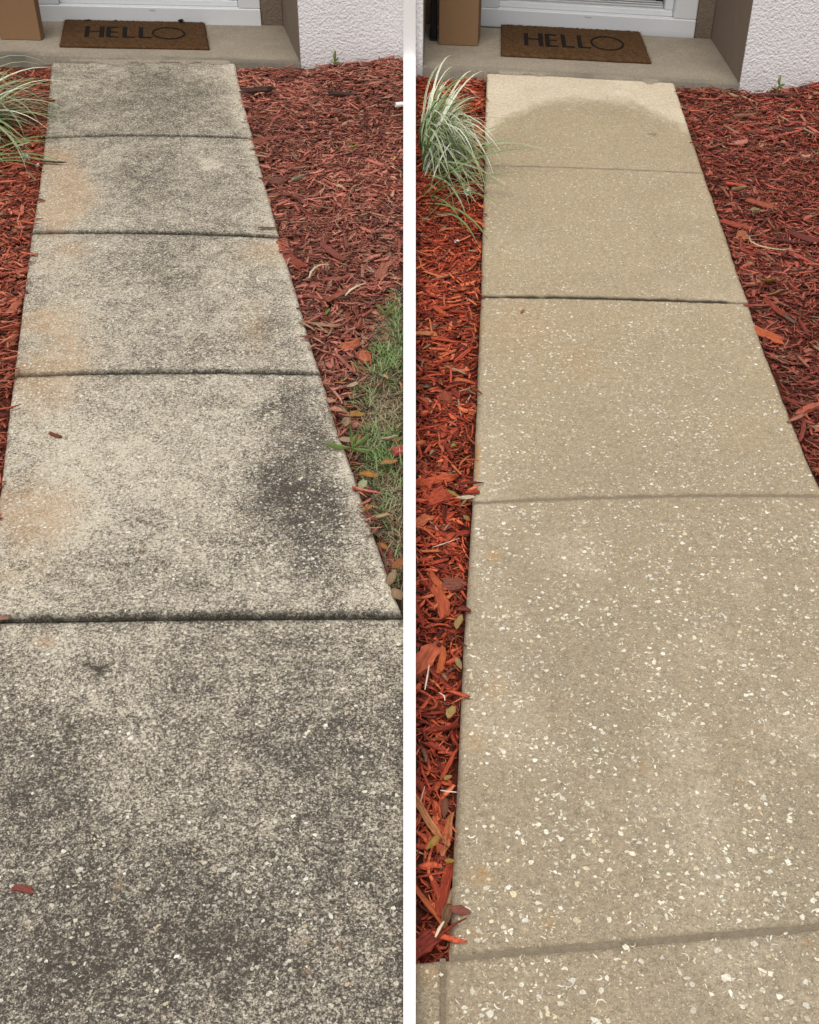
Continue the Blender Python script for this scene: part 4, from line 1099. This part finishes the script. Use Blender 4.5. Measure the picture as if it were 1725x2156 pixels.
# ------------------------------------------------------------------ grass patch by the divider
def grass():
    r = np.random.default_rng(44); Vs = []; Fs = []; Cs = []; off = 0
    A = np.array(GRASS); lo, hi = A.min(0), A.max(0)
    n = 9500
    X = r.uniform(lo[0] - .04, hi[0], n); Y = r.uniform(lo[1], hi[1], n)
    px, py = proj(X, Y)
    ok = in_poly(X, Y, GRASS) | (in_poly(X, Y, LITTER) & (r.random(n) < .18))
    ok &= np.abs(X) > div_half(Y) + .004
    X, Y, py = X[ok], Y[ok], py[ok]; n = len(X)
    gm = fbm(X * 12, Y * 9, 47, 3)
    green = (r.random(n) < np.clip((gm - .38) * 4 * np.interp(py, [600, 680, 850, 950, 1100, 1300], [.5, 1.3, .85, .45, .25, .18]), .04, .85))
    ln = np.where(green, r.uniform(.025, .065, n), r.uniform(.02, .07, n)); yaw = r.uniform(0, 2 * pi, n)
    lean = np.where(green, r.uniform(.5, 1.25, n), r.uniform(1.0, 1.5, n)); wd = np.where(green, r.uniform(.002, .0055, n), r.uniform(.0010, .0028, n))
    z0 = mulch_z(X, Y, 'LR') - .012
    seg = 4; V = np.zeros((n, seg + 1, 2, 3))
    x = np.zeros(n); z = np.zeros(n); an = lean * .55
    for i in range(seg + 1):
        t = i / seg; k = wd * (1 - t ** 2) * .5 + .00015
        for s in (0, 1):
            sg = (-1, 1)[s]
            V[:, i, s, 0] = X + np.cos(yaw) * x - np.sin(yaw) * k * sg; V[:, i, s, 1] = Y + np.sin(yaw) * x + np.cos(yaw) * k * sg; V[:, i, s, 2] = z0 + z
        x = x + np.sin(an) * ln / seg; z = z + np.cos(an) * ln / seg; an = an + lean * .28
    lim = div_half(V[..., 1]) + .0015
    V[..., 0] = np.minimum(V[..., 0], -lim)
    fq = np.array([[2 * i, 2 * i + 1, 2 * i + 3, 2 * i + 2] for i in range(seg)])
    Fa = (fq[None] + (np.arange(n) * (seg + 1) * 2)[:, None, None]).reshape(-1, 4)
    gc = np.array([(.17, .27, .08), (.22, .33, .11), (.14, .22, .07), (.28, .36, .16)])[r.integers(0, 4, n)]
    dc = np.array([(.36, .30, .18), (.28, .22, .13), (.44, .38, .25), (.20, .15, .09)])[r.integers(0, 4, n)]
    c = np.where(green[:, None], gc, dc) * r.uniform(.75, 1.15, (n, 1))
    o = mesh_np('grass', V.reshape(-1, 3), Fa, M['blade'], None, dict(col=np.repeat(c, (seg + 1) * 2, 0)))
    tag(o, 'short green and straw-coloured grass between the faded mulch and the divider', 'grass', None, 'stuff')
grass()
def litter():
    r = np.random.default_rng(55); n = 5200; A = np.array(LITTER); lo, hi = A.min(0), A.max(0)
    X = r.uniform(lo[0], hi[0], n); Y = r.uniform(lo[1], hi[1], n)
    ok = in_poly(X, Y, LITTER) & (fbm(X * 14, Y * 10, 57, 3) > r.uniform(.3, .65, n)) & ~over_slab(X, Y) & (np.abs(X) > div_half(Y) + .004)
    X, Y = X[ok], Y[ok]; n = len(X)
    ln = r.uniform(.008, .034, n); wd = ln * r.uniform(.06, .42, n)
    V, Fa = chip_geometry(X, Y, mulch_z(X, Y, 'LR') + r.uniform(-.012, .012, n), ln, wd, np.full(n, .0012), r.uniform(0, 2 * pi, n), r.normal(0, .3, n), r.normal(0, .4, n), r, 4)
    pal = np.array([(.20, .13, .075), (.28, .19, .11), (.12, .075, .045), (.36, .27, .17), (.30, .15, .05), (.08, .055, .035)])
    c = pal[r.integers(0, 6, n)] * r.uniform(.7, 1.15, (n, 1))
    lim = div_half(V[:, 1]) + .001; V[:, 0] = np.minimum(V[:, 0], -lim)
    o = mesh_np('leaf_litter', V, Fa, M['chips'], None, dict(col=np.repeat(c, 16, 0)))
    tag(o, 'crumbled brown leaf litter between the stained path and the grass', 'leaf litter', None, 'stuff')
litter()

# ------------------------------------------------------------------ plants
def blade_mesh(name, k, droop, wd, cols, seed):
    """unit-length arching blade rooted at the origin, bending towards +X; cols: edge, centre"""
    r = np.random.default_rng(seed); n = 11; V = []; Cc = []; Fq = []
    an = droop[0]; x = z = 0; sy = r.normal(0, .05); y = 0
    for i in range(n):
        t = i / (n - 1); w_ = wd * (math.sin(min(1, t * 3 + .35) * pi / 2)) * (1 - t ** 2.5) + .0004
        nx, nz = -cos(an), sin(an)
        V += [(x, y - w_, z), (x + nx * w_ * .35, y - w_ * .38, z - nz * 0 + .0), (x + nx * w_ * .35, y + w_ * .38, z), (x, y + w_, z)]
        e, c = cols
        Cc += [e, c, c, e]
        if i:
            b = 4 * i
            for j in range(3): Fq.append([b - 4 + j, b - 3 + j, b + 1 + j, b + j])
        x += sin(an) / (n - 1); z += cos(an) / (n - 1); y += sy * t * .3; an += (droop[1] - droop[0]) / (n - 1) * (.6 + .8 * t)
    me_o = mesh_np(name, V, np.array(Fq), M['blade'], None, dict(col=np.array(Cc)), smooth=True)
    me = me_o.data; bpy.data.objects.remove(me_o); return me
CREAM = (.80, .79, .62); GRN = (.20, .27, .11); PALE = (.60, .64, .44)
VAR = []
for k in range(12):
    d0 = (.25, .45, .6, .8, .95, 1.1)[k % 6]; d1 = d0 + (2.4, 2.0, 2.0, 1.7, 1.45, 1.2)[k % 6]
    cc = [(CREAM, GRN), ((.66, .70, .46), GRN), ((.82, .82, .70), (.62, .66, .48)), ((.30, .38, .18), (.17, .25, .08))][(k * 7 + k // 4) % 4]
    VAR.append(blade_mesh('leaf_blade', k, (d0, d1), .0085, cc, 300 + k))
GRNB = [blade_mesh('leaf_blade', k, (.55 + .18 * k, 1.75 + .1 * k), .0145, ((.15, .24, .08), (.19, .29, .10)), 330 + k) for k in range(4)]
def clump(label, base, n, arc, meshes, lmin, lmax, seed, massn, name='striped_grass_plant', limx=None, group=None, far=9):
    r = np.random.default_rng(seed); t = thing(name, label, 'plant', base, 0, group)
    def one(par, rad=.035):
        for _ in range(200):
            a = radians(r.uniform(*arc)); L_ = r.uniform(lmin, lmax); me = meshes[int(r.integers(0, len(meshes)))]
            ox, oy = r.normal(0, rad), r.normal(0, rad * (1.6 if limx is None else 3.2))
            if limx: ox = abs(ox) - .012
            tipx = base[0] + ox + cos(a) * L_ * .8
            if limx is None or (base[0] + ox > limx + .022 and tipx > limx + .06 and (tipx < base[0] + far or r.random() < .02)): break
        return a, L_, me, ox, oy
    for k in range(n):
        a, L_, me, ox, oy = one(t)
        o = bpy.data.objects.new('leaf_blade', me); C.objects.link(o); o.parent = t
        o.location = (ox, oy, 0); o.rotation_euler = (r.normal(0, .12 if limx else .22), r.normal(0, .12), a); o.scale = (L_, L_ * r.uniform(.75, 1.1), L_)
    Vs = []; Fs = []; Cs = []; off = 0
    for k in range(massn):
        a, L_, me, ox, oy = one(t, .05); L_ *= .75
        nv = len(me.vertices); co = np.zeros(nv * 3); me.vertices.foreach_get('co', co); co = co.reshape(-1, 3) * L_
        cl = np.zeros(nv * 4, np.float32); me.attributes['col'].data.foreach_get('color', cl)
        c, s = cos(a), sin(a); q = np.stack([co[:, 0] * c - co[:, 1] * s + ox, co[:, 0] * s + co[:, 1] * c + oy, co[:, 2]], 1)
        fi = np.array([p.vertices[:] for p in me.polygons]); Vs.append(q); Fs.append(fi + off); off += nv; Cs.append(cl.reshape(-1, 4)[:, :3] * r.uniform(.6, 1.0))
    if massn:
        o = mesh_np('leaf_mass', np.vstack(Vs), np.vstack(Fs), M['blade'], t, dict(col=np.vstack(Cs)), smooth=True); o['kind'] = 'stuff'
    return t
bl = P(-62, 275, -.02)
clump('cream and green striped grass clump at the left of the stained path', bl, 170, (-180, 180), VAR, .36, .64, 1, 190, group='striped grass clumps')
br = P(892, 322, -.03)
clump('cream and green striped grass clump against the divider left of the washed path', br, 290, (-84, 74), VAR, .24, .62, 2, 200, limx=div_half(br.y), far=.27, group='striped grass clumps')
bg_ = P(881, 420, -.03)
clump('plain green grass clump below the striped clump left of the washed path', bg_, 14, (-70, 5), GRNB, .30, .56, 3, 0, 'green_grass_plant', limx=div_half(bg_.y))
bg2 = P(-45, 345, -.02)
clump('plain green grass clump below the striped clump left of the stained path', bg2, 9, (-60, 40), GRNB, .26, .44, 4, 0, 'green_grass_plant')
# weed sprouts by the walls
def sprout(label, px, py, z, sc, spec):
    t = thing('weed_sprout', label, 'weed', P(px, py, z), 0, 'weed sprouts by the walls')
    me = GRNB
    for (a, L_, up) in spec:
        o = bpy.data.objects.new('leaf', LEAFM[1]); C.objects.link(o); o.parent = t; o.color = (.22, .27, .07, 1)
        o.rotation_euler = (radians(60), -radians(up), radians(a)); o.scale = (L_ * sc, L_ * .24 * sc, L_ * sc)
        d = Vector((cos(radians(a)) * cos(radians(up)), sin(radians(a)) * cos(radians(up)), sin(radians(up))))
        o.location = d * L_ * .5 * sc + Vector((0, 0, .01))
    st = tube('stem', Vector((0, 0, -.02)), Vector((.003, 0, .05 * sc)), .0018, M['blade'], t, 6)
    a_ = st.data.attributes.new('col', 'FLOAT_COLOR', 'POINT'); a_.data.foreach_set('color', np.tile(np.array((.2, .24, .07, 1), np.float32), len(st.data.vertices)))
sprout('tiny green weed sprout at the wall beside the stained path', 703, 137, .02, .7, ((100, .085, 80), (20, .05, 40), (-10, .045, 5), (200, .03, 20)))
sprout('tiny green weed sprout at the wall beside the washed path', 1637, 190, .04, .7, ((120, .080, 78), (10, .05, 25), (-40, .045, 5), (200, .035, 15)))
for (px, py, sc, lab, sp) in ((742, 960, 1.0, 'green three-pronged weed creeping over the edge of the fourth stained slab', ((175, .075, 6), (60, .06, 40), (-30, .06, 10), (20, .07, 30), (100, .07, 55))),
                              (812, 672, .9, 'green broad weed at the top of the grass patch', ((150, .05, 30), (20, .06, 40), (-60, .06, 30)))):
    t = thing('weed', lab, 'weed', P(px, py, -.01))
    for (a, L_, up) in sp:
        o = bpy.data.objects.new('leaf', LEAFM[1]); C.objects.link(o); o.parent = t; o.color = (.27, .38, .12, 1)
        o.rotation_euler = (0, -radians(up), radians(a)); o.scale = (L_ * sc, L_ * .11 * sc, L_ * sc)
        d = Vector((cos(radians(a)) * cos(radians(up)), sin(radians(a)) * cos(radians(up)), sin(radians(up)))); o.location = d * L_ * .5 * sc + Vector((0, 0, .015))

# ------------------------------------------------------------------ door mats
def mat_thing(label, q, seed, colA):
    """q: far-left, far-right, near-right, near-left corner points on the porch"""
    zt = .030; zb = .0155
    c = (q[0] + q[1] + q[2] + q[3]) / 4; t = thing('door_mat', label, 'door mat', (c.x, c.y, zb), 0, 'coir door mats')
    def B(u, v_):
        p = (q[0] * (1 - u) + q[1] * u) * (1 - v_) + (q[3] * (1 - u) + q[2] * u) * v_ - c; return Vector((p.x, p.y, 0))
    r = np.random.default_rng(seed)
    nu, nv_ = 90, 50; V = []; Fq = []; Cc = []
    for j in range(nv_):
        for i in range(nu):
            u, v_ = i / (nu - 1), j / (nv_ - 1); eu = r.normal(0, .0012) if i in (0, nu - 1) else 0; ev = r.normal(0, .002) if j in (0, nv_ - 1) else 0
            p = B(u + eu, v_ + ev); p.z = zt - zb + r.normal(0, .0009) - (.006 if i in (0, nu - 1) or j in (0, nv_ - 1) else 0); V.append(p[:])
            k = r.uniform(.55, 1.15); Cc.append(tuple(x * k for x in colA))
    for j in range(nv_ - 1):
        for i in range(nu - 1): Fq.append([j * nu + i, (j + 1) * nu + i, (j + 1) * nu + i + 1, j * nu + i + 1])
    ring = [i for i in range(nu)] + [j * nu + nu - 1 for j in range(1, nv_)] + [(nv_ - 1) * nu + i for i in range(nu - 2, -1, -1)] + [j * nu for j in range(nv_ - 2, 0, -1)]
    k0 = len(V)
    for i in ring: V.append((V[i][0], V[i][1], 0)); Cc.append(tuple(x * .5 for x in colA))
    for a in range(len(ring)):
        b = (a + 1) % len(ring); Fq.append([ring[a], ring[b], k0 + b, k0 + a])
    mesh_np('mat_body', V, np.array(Fq), M['coir'], t, dict(col=np.array(Cc)))
    # letters: heavy left strokes, hairline arms, an open round O
    def ink(shape): return shape
    u0, du = .160, .112; v0, v1 = .29, .70; th = .029; tn = .036
    def bar(ua, ub, va, vb): return [(ua, va), (ub, va), (ub, vb), (ua, vb)]
    H_ = [bar(u0, u0 + th, v0, v1), bar(u0 + .100, u0 + .100 + th + .004, v0, v1), bar(u0 + th, u0 + .100, .46, .46 + tn)]
    e = u0 + .148; E_ = [bar(e, e + th + .003, v0, v1), bar(e + th, e + .085, v0, v0 + tn), bar(e + th, e + .078, .475, .475 + tn), bar(e + th, e + .090, v1 - tn, v1)]
    l1 = e + .113; L1 = [bar(l1, l1 + th, v0, v1), bar(l1 + th, l1 + .088, v1 - tn, v1)]
    l2 = l1 + .112; L2 = [bar(l2, l2 + th, v0, v1), bar(l2 + th, l2 + .085, v1 - tn, v1)]
    cx = l2 + .205; O_ = []
    ns = 28
    for k in range(ns):
        a0, a1 = 2 * pi * k / ns, 2 * pi * (k + 1) / ns
        def op(a, rr): return (cx + cos(a) * .116 * rr[0], .5 + sin(a) * .235 * rr[1])
        O_.append([op(a0, (1, 1)), op(a1, (1, 1)), op(a1, (.875, .86)), op(a0, (.875, .86))])
    for nm, sh in (('letter', H_), ('letter', E_), ('letter', L1), ('letter', L2), ('letter', O_)):
        V = []; Fq = []
        for poly in sh:
            # each bar split into cells so its fibres break the edge
            (a0, b0), (a1, b1), (a2, b2), (a3, b3) = poly
            b = len(V)
            for (uu, vv) in poly:
                p = B(uu + r.normal(0, .0008), vv + r.normal(0, .004)); V.append((p.x, p.y, zt - zb + .0022))
            for (uu, vv) in poly:
                p = B(uu, vv); V.append((p.x, p.y, zt - zb - .004))
            Fq += [[b, b + 3, b + 2, b + 1]] + [[b + k, b + (k + 1) % 4, b + 4 + (k + 1) % 4, b + 4 + k] for k in range(4)]
        mesh_np(nm, V, Fq, M['ink'], t)
    # coir pile
    n = 7000; u = r.uniform(-.004, 1.004, n); v_ = r.uniform(-.008, 1.008, n)
    ed = r.random(n) < .22
    side = r.integers(0, 4, n); u = np.where(ed & (side == 0), r.uniform(-.012, .004, n), u); u = np.where(ed & (side == 1), r.uniform(.996, 1.012, n), u)
    v_ = np.where(ed & (side == 2), r.uniform(-.03, 0, n), v_); v_ = np.where(ed & (side == 3), r.uniform(.99, 1.02, n), v_)
    px = ((q[0].x * (1 - u) + q[1].x * u) * (1 - v_) + (q[3].x * (1 - u) + q[2].x * u) * v_) - c.x
    py = ((q[0].y * (1 - u) + q[1].y * u) * (1 - v_) + (q[3].y * (1 - u) + q[2].y * u) * v_) - c.y
    # none over the letters
    inl = np.zeros(n, bool)
    for sh in (H_, E_, L1, L2, O_):
        for poly in sh: inl |= in_poly(u, v_, poly)
    keep = ~inl; px, py, ed = px[keep], py[keep], ed[keep]; n = len(px)
    a = r.uniform(0, 2 * pi, n); ln = r.uniform(.004, .010, n); w_ = .0007
    hz = np.where(ed, r.uniform(.004, zt - zb, n), zt - zb)
    p0 = np.stack([px - np.sin(a) * w_, py + np.cos(a) * w_, hz - .001], 1); p1 = np.stack([px + np.sin(a) * w_, py - np.cos(a) * w_, hz - .001], 1)
    p2 = np.stack([px + np.cos(a) * ln * .7, py + np.sin(a) * ln * .7, hz + np.where(ed, 0, r.uniform(.001, .0045, n))], 1)
    V = np.stack([p0, p1, p2], 1).reshape(-1, 3); Fq = np.arange(n * 3).reshape(n, 3)
    cc = np.array([(.20, .105, .045), (.27, .15, .07), (.14, .07, .03), (.36, .22, .11)])[r.integers(0, 4, n)] * .52
    o = mesh_np('coir_pile', V, Fq, M['coir'], t, dict(col=np.repeat(cc, 3, 0))); o['kind'] = 'stuff'
    return t
M['ink'] = make_plain('black_mat_print', (.014, .011, .009), .9, .1, 0, .35, 260)
mat_thing('brown coir door mat reading HELLO on the porch of the stained path', [P(x, y, .02) for x, y in ((137, 44), (431, 50), (441, 104), (126, 98))], 3, (.115, .060, .027))
mat_thing('brown coir door mat reading HELLO on the porch of the washed path', [P(x, y, .02) for x, y in ((1056, 54), (1347, 69), (1371, 133), (1055, 117))], 4, (.125, .066, .030))
# leaf litter behind the left mat
leaf(184, 44, .050, .3, 8, (.10, .11, .05), 'dark curled leaf behind the door mat of the stained path, left one', .030, 2)
leaf(382, 47, .060, .4, -40, (.035, .03, .025), 'blackish curled leaf behind the door mat of the stained path, right one', .034, 3, pitch=-.3)
leaf(243, 44, .03, .5, 20, (.04, .035, .03), 'small dark leaf scrap between the two leaves behind the door mat', .030, 2)

# ------------------------------------------------------------------ parcels on the porches
def parcel(label, c0, c1, depth, hgt, T):
    """c0, c1: near-left and near-right bottom corners"""
    t = thing('cardboard_box', label, 'box', (c0.x, c0.y, .0155), 0, 'cardboard boxes on the porches')
    u = (c1 - c0); u.z = 0; W_ = u.length; u.normalize(); nrm = Vector((-u.y, u.x, 0))
    def b(name, s0, s1, t0, t1, z0, z1, mat, bev=.003):
        MB().prism([u * s0 + nrm * t0, u * s1 + nrm * t0, u * s1 + nrm * t1, u * s0 + nrm * t1], z0, z1).build(name, mat, t, bev, 2)
    b('carton', 0, W_, 0, depth, 0, hgt, M['card'])
    b('flap', .001, W_ - .001, .001, depth / 2 - .002, hgt + .0005, hgt + .005, M['card'], .001)
    b('flap', .001, W_ - .001, depth / 2 + .002, depth - .001, hgt + .0005, hgt + .005, M['card'], .001)
    b('tape', -.0006, W_ + .0006, depth / 2 - .03, depth / 2 + .03, hgt + .0055, hgt + .0062, M['tape'], 0)
    b('tape', -.0012, -.0004, depth / 2 - .03, depth / 2 + .03, hgt - .08, hgt + .006, M['tape'], 0)
    b('tape', W_ + .0004, W_ + .0012, depth / 2 - .03, depth / 2 + .03, hgt - .08, hgt + .006, M['tape'], 0)
    return t
parcel('tall brown cardboard box standing left of the door mat on the stained path porch', P(2, 84, .014), P(87, 86, .014), .06, .46, TL)
parcel('tall brown cardboard box between the taupe jamb and mat on the washed path porch', P(924, 95, .014), P(1006, 98, .014), .17, .46, TR)
# thin black sleeve added for the dark gap left of each parcel
def gap_filler(label, p, T, a):
    t = thing('gap_panel', label, 'panel', (p.x, p.y, .0155), 0, 'black panels added for the dark gaps')
    def b(name, s0, s1, t0, t1, z0, z1): MB().prism([a * s0 + T * t0, a * s1 + T * t0, a * s1 + T * t1, a * s0 + T * t1], z0, z1).build(name, M['black'], t, .004, 2)
    b('panel', 0, .035, 0, .20, .012, .62); b('foot', -.003, .038, -.003, .203, 0, .0115)
gap_filler('narrow black upright panel added for the dark gap left of the box on the washed path porch', P(906, 86, .014), TR, aR)
gap_filler('narrow black upright panel added for the dark gap left of the box on the stained path porch', P(-19, 78, .014), TL, aL)
